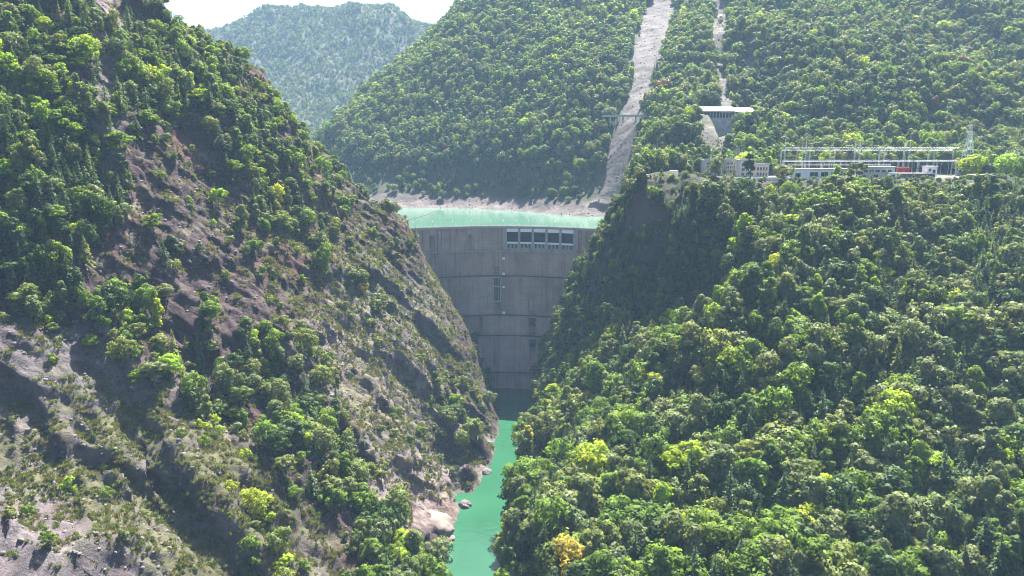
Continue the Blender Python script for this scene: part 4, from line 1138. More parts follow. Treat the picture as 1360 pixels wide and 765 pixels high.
# ------------------------------------------------------------------ scattered plants ("stuff"): instances on points
PROTO = {}
def carry_normals(m2, cm, b0):
    """crown normals of the source go along with the joined plant"""
    if not cm.has_custom_normals: return
    n1 = np.empty(len(cm.loops) * 3, np.float32); cm.corner_normals.foreach_get("vector", n1); n1 = n1.reshape(-1, 3)
    vn = np.zeros((len(m2.vertices), 3), np.float32); li = np.empty(len(cm.loops), np.int32); cm.loops.foreach_get("vertex_index", li)
    m2.polygons.foreach_set("use_smooth", np.ones(len(m2.polygons), bool))
    n2 = np.empty(len(m2.vertices) * 3, np.float32); m2.vertex_normals.foreach_get("vector", n2); vn[:] = n2.reshape(-1, 3)
    vn[li] = n1
    m2.normals_split_custom_set_from_vertices(vn.tolist())
def proto(shape, leaf):
    """plant used only as an instance source; not linked to the scene"""
    key = (shape, leaf)
    if key in PROTO: return PROTO[key]
    if shape.startswith("stone"):
        o = bpy.data.objects.new("stone_source", STONES[int(shape[5:])])
    else:
        cm, tm = SHAPES[shape]
        me = cm.copy(); me.materials.clear(); me.materials.append(LEAF[leaf])
        if tm is not None:
            vs_ = [tuple(v.co) for v in me.vertices]; fs_ = [tuple(p.vertices) for p in me.polygons]; nf0 = len(fs_); b0 = len(vs_)
            vs_ += [tuple(v.co) for v in tm.vertices]; fs_ += [tuple(b0 + i for i in p.vertices) for p in tm.polygons]
            m2 = bpy.data.meshes.new("plant_source"); m2.from_pydata(vs_, [], fs_); m2.update();  m2.materials.append(LEAF[leaf]); m2.materials.append(BARK)
            mi = np.zeros(len(fs_), np.int32); mi[nf0:] = 1; m2.polygons.foreach_set("material_index", mi); m2.update(); carry_normals(m2, cm, b0); me = m2
        o = bpy.data.objects.new("plant_source", me)
    PROTO[key] = o
    return o

def scatter_object(name, label, cat, items):
    """items: list of (x, y, z, scale, rot, shape, leaf) -> one object of kind stuff"""
    keys = sorted({(i[5], i[6]) for i in items}); kid = {k: n for n, k in enumerate(keys)}
    me = bpy.data.meshes.new(name); me.from_pydata([i[:3] for i in items], [], []); me.update()
    for an, ty, vals in (("plant_scale", 'FLOAT_VECTOR', None), ("plant_turn", 'FLOAT', [i[4] for i in items]), ("plant_kind", 'INT', [kid[(i[5], i[6])] for i in items])):
        a = me.attributes.new(an, ty, 'POINT')
        if vals is None:
            sv = np.array([i[3] for i in items])[:, None] * rng.uniform(.82, 1.22, (len(items), 3)); a.data.foreach_set("vector", sv.astype(np.float32).ravel())
        else: a.data.foreach_set("value", vals)
    o = link(name, me); tag(o, label, cat, kind="stuff")
    ng = bpy.data.node_groups.new(name + "_nodes", 'GeometryNodeTree')
    ng.interface.new_socket("Geometry", in_out='INPUT', socket_type='NodeSocketGeometry')
    ng.interface.new_socket("Geometry", in_out='OUTPUT', socket_type='NodeSocketGeometry')
    gi = ng.nodes.new("NodeGroupInput"); go = ng.nodes.new("NodeGroupOutput")
    jn = ng.nodes.new("GeometryNodeJoinGeometry")
    def attr(nm, ty):
        n = ng.nodes.new("GeometryNodeInputNamedAttribute"); n.data_type = ty; n.inputs[0].default_value = nm; return n
    a_s, a_r, a_k = attr("plant_scale", 'FLOAT_VECTOR'), attr("plant_turn", 'FLOAT'), attr("plant_kind", 'INT')
    cx = ng.nodes.new("ShaderNodeCombineXYZ"); ng.links.new(a_r.outputs[0], cx.inputs[2])
    for k in keys:
        cmp_ = ng.nodes.new("FunctionNodeCompare"); cmp_.data_type = 'INT'; cmp_.operation = 'EQUAL'
        ng.links.new(a_k.outputs[0], cmp_.inputs[2]); cmp_.inputs[3].default_value = kid[k]
        oi = ng.nodes.new("GeometryNodeObjectInfo"); oi.inputs[0].default_value = proto(*k); oi.inputs[1].default_value = True
        ip = ng.nodes.new("GeometryNodeInstanceOnPoints")
        ng.links.new(gi.outputs[0], ip.inputs["Points"]); ng.links.new(cmp_.outputs[0], ip.inputs["Selection"])
        ng.links.new(oi.outputs["Geometry"], ip.inputs["Instance"]); ng.links.new(cx.outputs[0], ip.inputs["Rotation"])
        ng.links.new(a_s.outputs[0], ip.inputs["Scale"]); ng.links.new(ip.outputs[0], jn.inputs[0])
    ng.links.new(jn.outputs[0], go.inputs[0])
    md = o.modifiers.new("plants", 'NODES'); md.node_group = ng
    return o

STONES = [stone_mesh(k, M_ROCKG if k < 3 else M_ROCKP, 2) for k in range(6)]

# ------------------------------------------------------------------ where plants stand
def cells(X, Y, Z):
    """face centres, areas, upward component, of a grid"""
    A = np.stack([X, Y, Z], -1); p = (A[:-1, :-1] + A[1:, 1:] + A[:-1, 1:] + A[1:, :-1]) / 4
    n = np.cross(A[1:, 1:] - A[:-1, :-1], A[:-1, 1:] - A[1:, :-1]) * .5
    ar = np.linalg.norm(n, axis=-1)
    return p.reshape(-1, 3), ar.ravel(), np.abs(n[..., 2]).ravel() / np.maximum(ar.ravel(), 1e-9)

# coarse depth buffer, to know what the photograph can see
DB = np.full((200, 350), 1e9)
def db_add(X, Y, Z):
    p, a, u = cells(X, Y, Z); px, py_, d = project(p[:, 0], p[:, 1], p[:, 2])
    i = ((py_) // 4).astype(int); j = ((px + 16) // 4).astype(int); ok = (i >= 0) & (i < 200) & (j >= 0) & (j < 350) & (d > 5)
    np.minimum.at(DB, (i[ok], j[ok]), d[ok])
for g in ((LX, LY, LZ), (RX, RY, RZ), (BX, BY, BZ)): db_add(*g)
def seen(px, py_, d, slack=14):
    i = np.clip((py_ // 4).astype(int), 0, 199); j = np.clip(((px + 16) // 4).astype(int), 0, 349)
    return d < DB[i, j] + slack

def darts(p, rad, limit, taken=None):
    """keep points that stand at least rad apart (in plan and height)"""
    cell = 3.0; H = {} if taken is None else taken; out = []
    for k in range(len(p)):
        x, y_, z = p[k]; r = rad[k]; m = int(math.ceil(r / cell)) ; ci, cj = int(x // cell), int(y_ // cell); ok = True
        for a in range(ci - m, ci + m + 1):
            for b in range(cj - m, cj + m + 1):
                for (u, v, w) in H.get((a, b), ()):
                    if (u - x) ** 2 + (v - y_) ** 2 + .35 * (w - z) ** 2 < r * r: ok = False; break
                if not ok: break
            if not ok: break
        if ok:
            H.setdefault((ci, cj), []).append((x, y_, z)); out.append(k)
            if len(out) >= limit: break
    return out

PLANTS = []        # dict per plant: pos, scale, rot, shape, leaf, kind, zone
def add_plant(pos, h, shape, leaf, kind, zone, fixed=None, cat=None):
    nominal = 3.0 if shape.startswith("shrub") else 11.0 if shape.startswith("conifer") else 10.0
    PLANTS.append(dict(pos=tuple(float(q) for q in pos), s=h / nominal, h=h, rot=rng.uniform(0, 6.283), shape=shape, leaf=leaf, kind=kind, zone=zone, fixed=fixed))

def pick(opts):
    ks = [o for o, w in opts]; w = np.array([w for o, w in opts], float)
    return ks[int(rng.choice(len(ks), p=w / w.sum()))]

GR = (rpx, rpy, rdep, RX, RY, RZ); GL = (lpx, lpy, ldep, LX, LY, LZ)
def on_ground(px, row, G):
    d = np.hypot(G[0] - px, G[1] - row); near = d < 7
    if not near.any(): near = d < d.min() + 3
    k = np.argmin(np.where(near, G[2] + d * 2, 1e9)); k = np.unravel_index(k, d.shape)
    return (G[3][k], G[4][k], G[5][k])

taken_r, taken_l = {}, {}
# --- hand-placed plants that stand out in the photograph (foot pixel)
SPECIAL = [
    # px, row of the crown centre, height, shape, leaf, kind, label
    (1290, 224, 20, "broad2", "lime", "broadleaf_tree", "large round lime-green tree under the transmission pylon"),
    (1336, 226, 19, "broad5", "lime", "broadleaf_tree", "broad lime-green tree at the right edge beside the round one under the pylon"),
    (1355, 232, 16, "broad3", "mid", "broadleaf_tree", "mid-green tree at the right edge of the cliff-top shelf"),
    (1110, 246, 11, "broad1", "lime", "broadleaf_tree", "bright lime tree directly in front of the long white building"),
    (1137, 232, 17, "tier1", "dark", "broadleaf_tree", "dark umbrella-shaped pine between the two white buildings"),
    (940, 226, 13, "conifer0", "dark", "conifer_tree", "thin dark tree in front of the pale multi-storey building, left one"),
    (962, 226, 14, "conifer1", "dark", "conifer_tree", "thin dark tree in front of the pale multi-storey building, middle one"),
    (974, 226, 13, "conifer0", "dark", "conifer_tree", "thin dark tree in front of the pale multi-storey building, right one"),
    (996, 250, 17, "tall0", "dark", "broadleaf_tree", "tall dark bushy tree on the cliff edge below the cream concrete block"),
    (915, 244, 9, "broad0", "olive", "broadleaf_tree", "olive tree on the cliff edge below the low white wall"),
    (950, 252, 14, "broad4", "grey", "broadleaf_tree", "spreading grey-green tree on the cliff edge below the thin dark trees"),
    (1040, 246, 14, "broad4", "olive", "broadleaf_tree", "wide olive tree on the edge left of the long white building"),
    (967, 545, 9, "broad1", "lime", "broadleaf_tree", "bright lime tree in the middle of the right hillside, upper of two"),
    (974, 588, 8, "broad0", "lime", "broadleaf_tree", "bright lime tree in the middle of the right hillside, lower of two"),
    (1028, 552, 9, "broad3", "lime", "broadleaf_tree", "yellowish lime tree right of the two lime trees mid hillside"),
    (945, 490, 8, "tier0", "lime", "broadleaf_tree", "small flat-topped lime tree above the mid-hillside lime pair"),
    (886, 650, 10, "broad2", "lime", "broadleaf_tree", "vivid green tree on the lower right hillside left of the shady hollow"),
    (866, 640, 9, "tall1", "lime", "broadleaf_tree", "narrow vivid green tree beside its twin on the lower right hillside"),
    (768, 732, 13, "tier2", "lime", "broadleaf_tree", "large layered lime tree near the bottom left of the right hillside"),
    (850, 728, 10, "tall0", "mid", "broadleaf_tree", "fresh green upright tree near the bottom of the right hillside"),
    (722, 585, 9, "broad4", "gold", "broadleaf_tree", "golden-yellow tree on the river cliff just below the dam shadow"),
    (708, 600, 8, "shrub1", "gold", "shrub", "yellow bush hanging over the river at the dam shadow edge"),
    (730, 520, 8, "broad0", "gold", "broadleaf_tree", "yellow-green tree on the right cliff beside the dam base"),
    (728, 672, 9, "broad2", "gold", "broadleaf_tree", "golden-yellow tree above the river bend at lower right bank"),
    (698, 668, 6, "shrub0", "lime", "shrub", "small vivid green bush above the river on the right bank"),
    (836, 372, 5, "shrub2", "orange", "shrub", "small orange-leaved bush on the dark right cliff"),
    (888, 316, 7, "broad1", "lime", "broadleaf_tree", "lime tree on the dark cliff below the guard house, left one"),
    (938, 308, 8, "tier0", "lime", "broadleaf_tree", "lime tree on the dark cliff below the cliff-top wall, right one"),
    (812, 350, 8, "broad0", "lime", "broadleaf_tree", "yellow-green tree on the cliff left of the orange bush"),
    (990, 340, 15, "conifer3", "olive", "conifer_tree", "broad pale olive conifer on the upper right hillside"),
    (1180, 388, 8, "broad3", "lime", "broadleaf_tree", "bright lime tree on the upper right hillside, leftmost of the three"),
    (1250, 372, 10, "broad5", "lime", "broadleaf_tree", "bright lime tree on the upper right hillside, tallest of three"),
    (1286, 362, 7, "tall1", "lime", "broadleaf_tree", "bright lime tree on the upper right hillside, rightmost of the three"),
    (1126, 398, 17, "tall0", "dark", "broadleaf_tree", "tall very dark tree in the centre of the right hillside, left twin"),
    (1168, 408, 17, "tall1", "dark", "broadleaf_tree", "tall very dark tree in the centre of the right hillside, right twin"),
    (1297, 533, 11, "tier1", "lime", "broadleaf_tree", "flat lime crown at the right side above the grey canopy"),
    (1312, 600, 11, "tier0", "lime", "broadleaf_tree", "flat bright green crown below the flat lime crown at right"),
    (1268, 582, 8, "broad0", "lime", "broadleaf_tree", "small lime crown left of the flat bright green crown at right"),
    (1350, 660, 12, "broad2", "lime", "broadleaf_tree", "round yellow-lime tree cut by the right edge"),
    (1262, 690, 8, "shrub1", "lime", "broadleaf_tree", "small lime crown near the bottom right, right of its neighbour"),
    (1208, 698, 8, "shrub3", "lime", "broadleaf_tree", "small lime crown near the bottom right, left of its neighbour"),
    (1115, 520, 15, "tier2", "mid", "broadleaf_tree", "large mid-green layered tree in the centre right hillside"),
    (1080, 590, 17, "broad5", "mid", "broadleaf_tree", "big sunlit green tree low on the right hillside"),
    (1100, 640, 18, "tall0", "mid", "broadleaf_tree", "tall green tree under the big sunlit one low on the right hillside"),
    (1030, 700, 16, "broad4", "mid", "broadleaf_tree", "pale green billowing tree at the bottom of the right hillside"),
    (1165, 740, 15, "broad3", "dark", "broadleaf_tree", "dark green round tree at the bottom right beside the shadowy gap"),
    (870, 440, 14, "conifer2", "grey", "conifer_tree", "pale conifer standing beside the dead trees below the dark cliff"),
    (1215, 490, 14, "tier1", "olive", "broadleaf_tree", "brownish olive spreading tree amid the grey canopy"),
    (900, 690, 7, "shrub2", "rust", "shrub", "rust-coloured bush in the lower right hillside"),
    (850, 655, 6, "shrub1", "rust", "shrub", "rust-brown bush left of the vivid green trees"),
]
for (px, row, h, sh, lf, kind, lab) in SPECIAL:
    g = on_ground(px, row + h * .45 * 1000 / 520, GR) if row > 255 else None
    if g is None:
        Yp = {1290: 655, 1336: 660, 1355: 640, 1110: 628, 1137: 630}.get(px, 632)
        if px in (940, 962, 974): Yp = 672
        x = P(px, 240, Yp)[0]
        k = np.argmin(np.hypot(RX - x, RY - Yp)); k = np.unravel_index(k, RX.shape); g = (x, Yp, RZ[k])
    add_plant(g, h, sh, lf, kind, "right", fixed=lab)
    taken_r.setdefault((int(g[0] // 3), int(g[1] // 3)), []).append(tuple(g))
SPECIAL_L = [
    (120, 455, 9, "tier0", "lime", "broadleaf_tree", "spreading bright green tree just above the grey rock face at left"),
    (155, 470, 8, "tier1", "lime", "broadleaf_tree", "flat lime-green tree above the grey rock face, right of the spreading one"),
    (265, 562, 4, "shrub0", "lime", "shrub", "small vivid lime bush on the dark soil of the lower left hillside"),
    (292, 572, 4, "shrub1", "lime", "shrub", "yellow-green bush right of the small vivid lime bush"),
    (306, 645, 5, "shrub2", "lime", "shrub", "round lime bush alone on the lower left hillside"),
    (335, 722, 7, "shrub3", "mid", "shrub", "round fresh green bush near the bottom left with its shadow below"),
    (375, 752, 7, "shrub0", "lime", "shrub", "bright yellow-green bush at the bottom edge of the left hillside"),
    (408, 588, 9, "broad0", "lime", "broadleaf_tree", "bright green leafy tree at the foot of the left cliff gully"),
    (405, 560, 8, "broad1", "mid", "broadleaf_tree", "green tree just above the bright leafy tree in the left gully"),
    (365, 450, 9, "broad2", "mid", "broadleaf_tree", "dense green tree in the cluster amid the brown left slope, upper right"),
    (345, 465, 9, "broad4", "mid", "broadleaf_tree", "dense green tree in the cluster amid the brown left slope, left"),
    (362, 492, 9, "broad3", "mid", "broadleaf_tree", "dense green tree in the cluster amid the brown left slope, lowest"),
    (485, 625, 11, "conifer2", "olive", "conifer_tree", "pale olive feathery tree above the shaded lower gully"),
    (527, 292, 9, "conifer0", "conifer", "conifer_tree", "lone small conifer on the left ridge in front of the reservoir"),
    (35, 330, 17, "conifer3", "conifer", "conifer_tree", "large spreading conifer at the left edge"),
    (165, 440, 9, "conifer2", "olive", "conifer_tree", "brownish feathery tree above the grey rock face"),
]
for (px, row, h, sh, lf, kind, lab) in SPECIAL_L:
    g = on_ground(px, row + h * .4 * 1000 / 440, GL)
    add_plant(g, h, sh, lf, kind, "left", fixed=lab)
    taken_l.setdefault((int(g[0] // 3), int(g[1] // 3)), []).append(tuple(g))

# --- right hillside
p, ar, up = cells(RX, RY, RZ); px, row, dep = project(p[:, 0], p[:, 1], p[:, 2])
pl = (p[:, 1] > 633) & (p[:, 1] < 748) & (p[:, 0] > 112) & (p[:, 0] < 500) & ~((px > 1275) & (p[:, 1] > 640)) & ~((px < 1030) & (p[:, 1] > 722))
ok = (p[:, 2] > 3.5) & (px > -0) & (px < 1500) & (row > 150) & (row < 900) & ~pl & (p[:, 1] > 300) & (p[:, 1] < 812)
idx = np.where(ok)[0]; w = ar[idx]; idx = rng.choice(idx, 42000, p=w / w.sum())
patch = fbm(p[idx, 0] / 35, p[idx, 1] / 35, p[idx, 2] / 35, 3, 201); patch2 = fbm(p[idx, 0] / 22 + 9, p[idx, 1] / 22, p[idx, 2] / 22, 2, 211)
cliffm = blob(px[idx], row[idx], 870, 350, 95, 95)
hh = 3.8 + 16 * rng.random(len(idx)) ** 1.7
hh = np.where((p[idx, 1] > 585) & (p[idx, 1] < 650), hh * .62, hh); hh = np.where((row[idx] < 262) & (px[idx] > 860) & (p[idx, 1] < 700), np.minimum(hh, np.where(row[idx] < 256, 3.4, 5.0)), hh)
hh = np.where(up[idx] < .35, hh * .7, hh)
hh *= np.where(cliffm > .4, .85, 1)
hh = np.where(p[idx, 1] < 450, hh * 1.3, hh)
hh = np.where(p[idx, 2] < 14, hh * .55, hh)
order = np.argsort(-hh + rng.normal(size=len(hh)) * 2.5); idx, hh, patch, patch2, cliffm = idx[order], hh[order], patch[order], patch2[order], cliffm[order]
keep = darts(p[idx], hh * .30 + .1, 9000, taken_r)
bare = blob(px, row, 938, 418, 22, 20) + blob(px, row, 690, 640, 12, 30) + blob(px, row, 850, 285, 22, 36) * (.3 + .6 * (fbm(p[:, 0] / 7, p[:, 1] / 7, p[:, 2] / 7, 2, 77) > -.1))
for k in keep:
    i = idx[k]
    if bare[i] > .5 or (cliffm[k] > .35 and rng.random() < .38): continue
    h = hh[k]; a = patch[k]; b = patch2[k]; X_, R_ = px[i], row[i]
    corner = X_ > 1290 and 300 < R_ < 480
    grey_zone = blob(X_, R_, 1240, 560, 190, 190) > .3 or blob(X_, R_, 1130, 310, 120, 60) > .3
    nearriver = X_ < 860 and R_ > 430
    if h > 5 and rng.random() < (.7 if corner else .18 + .3 * (b > .2)):
        add_plant(p[i], h * 1.15, pick([(c, 1) for c in conif]), pick([('conifer', 4), ('dark', 2), ('olive', .6)]), "conifer_tree", "right"); continue
    if cliffm[k] > .35: lf = pick([('dark', 4), ('grey', 3), ('mid', 2), ('olive', 1.6), ('lime', .25)])
    elif blob(X_, R_, 950, 640, 240, 150) > .35 and rng.random() < .75: lf = pick([('mid', 4), ('olive', 2.4), ('lime', .9), ('grey', 2), ('dark', 1.2)])  # sunny zone: sunlight put into the leaf choice as brighter greens
    elif grey_zone: lf = pick([('grey', 6), ('dark', 2.5), ('olive', 1 + (a > .1)), ('mid', 1), ('lime', .4)])
    elif nearriver: lf = pick([('olive', 2.6), ('mid', 2.5), ('grey', 2.2), ('dark', 1.8), ('gold', .35), ('lime', .4)])
    else: lf = pick([('dark', 3 + 2 * (a < -.1)), ('grey', 2.6), ('mid', 2 + 2 * (a > .15)), ('olive', 1.7), ('lime', .6 + .9 * (b > .3))])
    if h < 4.6 and rng.random() < .75: add_plant(p[i], h * .8, pick([(c, 1) for c in shrubs]), lf, "shrub", "right")
    else: add_plant(p[i], h, pick([(c, 1) for c in broad[:6]] + [(c, 1.5) for c in broad[6:]] + [(c, .9) for c in layer]), lf, "broadleaf_tree", "right")

# --- left hillside: how thickly each 40-pixel square of the slope is grown over
DENS = ["9982500000000000000", "9983887600000000000", "9984888830000000000", "9984778870000000000", "9875525787400000000", "9986312578600000000",
        "9986322467653000000", "9886412345543000000", "9863542233443300000", "8853531223443200000", "2784632232123320000", "0157535376211234000",
        "0013566556411224300", "0011124655621235300", "0111012346731235200", "1111112334652112100", "1111121223464101000", "1111111142345500000", "1111111224346760000"]
DENS = [(lambda t: t + t[-1] * 4)(r.rstrip("0")) for r in DENS]           # the far side of the ridge is grown over like its edge
DN = np.array([[int(c) for c in (r + "0" * 20)[:19]] for r in DENS], float)
def dens(px, row):
    fx = np.clip(px / 40 - .5, 0, 17.99); fy = np.clip(row / 40 - .5, 0, 17.99)
    i, j = fy.astype(int), fx.astype(int); u, v = fx - j, fy - i; i2, j2 = np.minimum(i + 1, 18), np.minimum(j + 1, 18)
    return (DN[i, j] * (1 - u) + DN[i, j2] * u) * (1 - v) + (DN[i2, j] * (1 - u) + DN[i2, j2] * u) * v
p, ar, up = cells(LX, LY, LZ); px, row, dep = project(p[:, 0], p[:, 1], p[:, 2])
ok = (p[:, 2] > 3) & ~((np.abs(px - 577) < 36) & (np.abs(row - 704) < 44)) & (px > -150) & (px < 700) & (row > -160) & (row < 860) & (p[:, 1] > 230) & (p[:, 1] < 785)
idx = np.where(ok)[0]; w = ar[idx]; idx = rng.choice(idx, 26000, p=w / w.sum())
dn = dens(px[idx], row[idx]) / 9
pat = fbm(p[idx, 0] / 16, p[idx, 1] / 16, p[idx, 2] / 16, 3, 221)
acc = rng.random(len(idx)) < np.clip(dn ** 1.25 * (1 + pat * 1.1), 0, 1)
idx, dn, pat = idx[acc], dn[acc], pat[acc]
hh = np.where(rng.random(len(idx)) < np.clip(dn * 1.1 - .3, 0, .7), rng.uniform(9, 16.0, len(idx)), rng.uniform(2.4, 6.8, len(idx)))
hh = np.where(up[idx] < .35, hh * .7, hh); hh = np.where(p[idx, 1] > 570, hh * .72, hh)
order = np.argsort(-hh + rng.normal(size=len(hh)) * 2.5); idx, hh, dn, pat = idx[order], hh[order], dn[order], pat[order]
keep = darts(p[idx], hh * .26 + .5, 3600, taken_l)
for k in keep:
    i = idx[k]; h = hh[k]; X_, R_ = px[i], row[i]
    upper = X_ < 200 and R_ < 400
    if h > 5.5 and rng.random() < (.55 if upper else .32 if R_ < 250 else .15):
        add_plant(p[i], h * 1.15, pick([(c, 1) for c in conif]), pick([('conifer', 5), ('dark', 2), ('olive', 1.2)]), "conifer_tree", "left"); continue
    if dn[k] > .6: lf = pick([('dark', 2.2), ('mid', 4), ('grey', 1.6), ('olive', 1), ('lime', .8 + (pat[k] > .2))])
    elif X_ > 430: lf = pick([('olive', 3.4), ('grey', 2.4), ('dark', 1.6), ('mid', 1.3), ('gold', .15)])
    else: lf = pick([('mid', 3), ('olive', 2.4), ('dark', 1.8), ('grey', 1.5), ('lime', .6)])
    if h < 6.4: add_plant(p[i], h * .85, pick([(c, 1) for c in shrubs]), lf, "shrub", "left")
    else: add_plant(p[i], h, pick([(c, 1) for c in broad] + [(c, 1.6) for c in layer]), lf, "broadleaf_tree", "left")

# --- who is an individual: the 300 of each kind that show largest
for q in PLANTS:
    x, y_, z = q['pos']; a, b, d = project(np.array([x]), np.array([y_]), np.array([z + q['h'] * .6]))
    q['px'], q['row'], q['d'] = float(a[0]), float(b[0]), float(d[0])
    q['vis'] = bool(seen(a, b, d, 10)[0]) and -10 < q['px'] < 1370 and -12 < q['row'] < 778
    q['size'] = q['h'] / q['d']
IND, REST = [], []
for kind in ("broadleaf_tree", "conifer_tree", "shrub"):
    c = [q for q in PLANTS if q['kind'] == kind]
    c.sort(key=lambda q: (q['fixed'] is None, not q['vis'], -q['size']))
    n = 0
    for q in c:
        if n < 298 and (q['vis'] or q['fixed']): IND.append(q); n += 1
        else: REST.append(q)

LAND = [(1087, 238, "the long white building"), (1166, 238, "the pale boxy building"), (1290, 222, "the pylon's lime tree"), (895, 237, "the guard house"), (960, 238, "the low white cliff-top wall"),
        (836, 370, "the orange-leaved bush"), (935, 418, "the red soil patch"), (855, 480, "the dead trees"), (790, 320, "the dam's right end"), (735, 430, "the dam's right flank"), (715, 530, "the dam's foot"),
        (970, 565, "the lime tree pair"), (1148, 400, "the very dark twin trees"), (1250, 372, "the three upper lime trees"), (1300, 560, "the flat lime crowns"), (1350, 660, "the yellow-lime tree at the edge"),
        (1235, 695, "the two small lime crowns"), (1080, 610, "the big sunlit tree"), (875, 645, "the vivid green pair"), (768, 732, "the layered lime tree"), (690, 640, "the river cliff"), (722, 585, "the golden tree"),
        (990, 330, "the pale olive conifer"), (1340, 400, "the right-edge conifers"), (1200, 500, "the brownish olive tree"), (930, 740, "the bottom edge of the right hillside"), (1165, 745, "the dark tree by the gap"),
        (145, 70, "the pale rock strip near the summit"), (40, 60, "the upper left corner"), (30, 220, "the left edge conifers"), (35, 340, "the large spreading conifer"), (140, 450, "the tree row over the grey rock"),
        (100, 540, "the grey rock face"), (60, 690, "the grassy ledges at bottom left"), (225, 200, "the bare brown chute"), (260, 60, "the left ridge crest"), (340, 130, "the ridge shoulder"), (420, 215, "the ridge notch"),
        (500, 290, "the ridge end over the dam"), (300, 300, "the brown bare slope"), (200, 340, "the shaded brown gully"), (360, 470, "the green cluster on brown soil"), (470, 440, "the pinkish rock scar"),
        (560, 470, "the olive cliff"), (640, 530, "the cliff foot at the dam"), (540, 620, "the dark cliff overhang"), (575, 690, "the pale riverside boulder"), (408, 585, "the bright leafy gully tree"),
        (280, 570, "the small lime bushes"), (335, 722, "the round fresh green bush"), (500, 720, "the shaded lower gully"), (440, 340, "the grassy spur")]
TONE = {'dark': "dark green", 'grey': "grey-green", 'mid': "mid-green", 'olive': "olive", 'lime': "lime-green", 'gold': "golden-yellow", 'conifer': "deep green", 'orange': "orange", 'rust': "rust-brown"}
KIND = {'broadleaf_tree': "broadleaf tree", 'conifer_tree': "conifer", 'shrub': "bush"}
def shape_word(q):
    s_ = q['shape']
    if s_.startswith("tier"): return "flat-tiered "
    if s_.startswith("tall"): return "tall narrow "
    return "large " if q['h'] > (11 if q['kind'] != 'shrub' else 4) else "small " if q['h'] < (7 if q['kind'] != 'shrub' else 2.6) else ""
for q in IND:
    if q['fixed']: q['label'] = q['fixed']; continue
    side = [l for l in LAND if (l[0] > 670) == (q['zone'] == "right")]
    L_ = min(side, key=lambda l: math.hypot(l[0] - q['px'], l[1] - q['row']))
    dx, dy = q['px'] - L_[0], q['row'] - L_[1]
    if math.hypot(dx, dy) < 16: rel = "right beside"
    elif abs(dx) > abs(dy): rel = "right of" if dx > 0 else "left of"
    else: rel = "below" if dy > 0 else "above"
    q['label'] = "%s%s %s %s %s" % (shape_word(q), TONE[q['leaf']], KIND[q['kind']], rel, L_[2])
ORD = ["leftmost", "second from left", "third from left", "fourth from left", "fifth from left", "sixth from left", "seventh from left", "eighth from left", "ninth from left", "tenth from left"]
by = {}
for q in IND: by.setdefault(q['label'], []).append(q)
for lab, qs in by.items():
    if len(qs) > 1:
        qs.sort(key=lambda q: q['px'])
        for n, q in enumerate(qs): q['label'] = lab.replace(' on the left hillside','').replace('the bottom edge of the right hillside','the bottom edge') + ", " + ("rightmost" if n == len(qs) - 1 else ORD[min(n, 9)])
GRP = {('right', 'broadleaf_tree'): "broadleaf trees on the right hillside", ('left', 'broadleaf_tree'): "broadleaf trees on the left hillside",
       ('right', 'conifer_tree'): "conifers on the right hillside", ('left', 'conifer_tree'): "conifers on the left hillside",
       ('right', 'shrub'): "bushes on the right hillside", ('left', 'shrub'): "bushes on the left hillside"}
CAT = {'broadleaf_tree': "tree", 'conifer_tree': "conifer", 'shrub': "bush"}
for q in IND:
    if len(q['label'].split()) > 16: q['label'] = q['label'].replace(shape_word(q), '')
    t = empty(q['kind'], q['pos'], q['rot']); t.scale = (q['s'] * rng.uniform(.85, 1.2), q['s'] * rng.uniform(.85, 1.2), q['s'] * rng.uniform(.9, 1.12))
    tag(t, q['label'], CAT[q['kind']], GRP[(q['zone'], q['kind'])])
    cm, tm = SHAPES[q['shape']]
    tr = link("trunk" if q['kind'] != "shrub" else "stems", tm, t)
    cr = link("crown" if q['kind'] != "shrub" else "foliage", cm, t)
    cr.material_slots[0].link = 'OBJECT'; cr.material_slots[0].material = LEAF[q['leaf']]
for zone, nm, lab in (("right", "forest", "dense mixed forest and undergrowth covering the right hillside"), ("left", "hillside_scrub", "mixed trees and scrub scattered over the steep left hillside")):
    it = [(*q['pos'], q['s'], q['rot'], q['shape'], q['leaf']) for q in REST if q['zone'] == zone]
    if zone == "right":                                  # low undergrowth between the trees
        p_, ar_, up_ = cells(RX, RY, RZ); a_, b_, d_ = project(p_[:, 0], p_[:, 1], p_[:, 2])
        pl_ = (p_[:, 1] > 634) & (p_[:, 1] < 752) & (p_[:, 0] > 112) & (p_[:, 0] < 500)
        bare_ = (blob(a_, b_, 938, 418, 22, 20) + blob(a_, b_, 690, 640, 10, 28) + blob(a_, b_, 850, 285, 20, 34)) > .5
        c = np.where((p_[:, 2] > 2.5) & (a_ > 640) & (a_ < 1460) & (b_ > 225) & (b_ < 840) & ~pl_ & ~bare_ & (p_[:, 1] > 300) & (p_[:, 1] < 720))[0]
        for i in rng.choice(c, 5500, p=ar_[c] / ar_[c].sum()):
            it.append((*p_[i], rng.uniform(.35, .95), rng.uniform(0, 6.28), pick([(s_, 1) for s_ in shrubs]), pick([('dark', 6), ('grey', 1.5), ('mid', 2), ('olive', 1)])))  # mostly dark leaves: shadow of the canopy gaps put into colour
    scatter_object(nm, lab, "forest" if zone == "right" else "scrub", it)

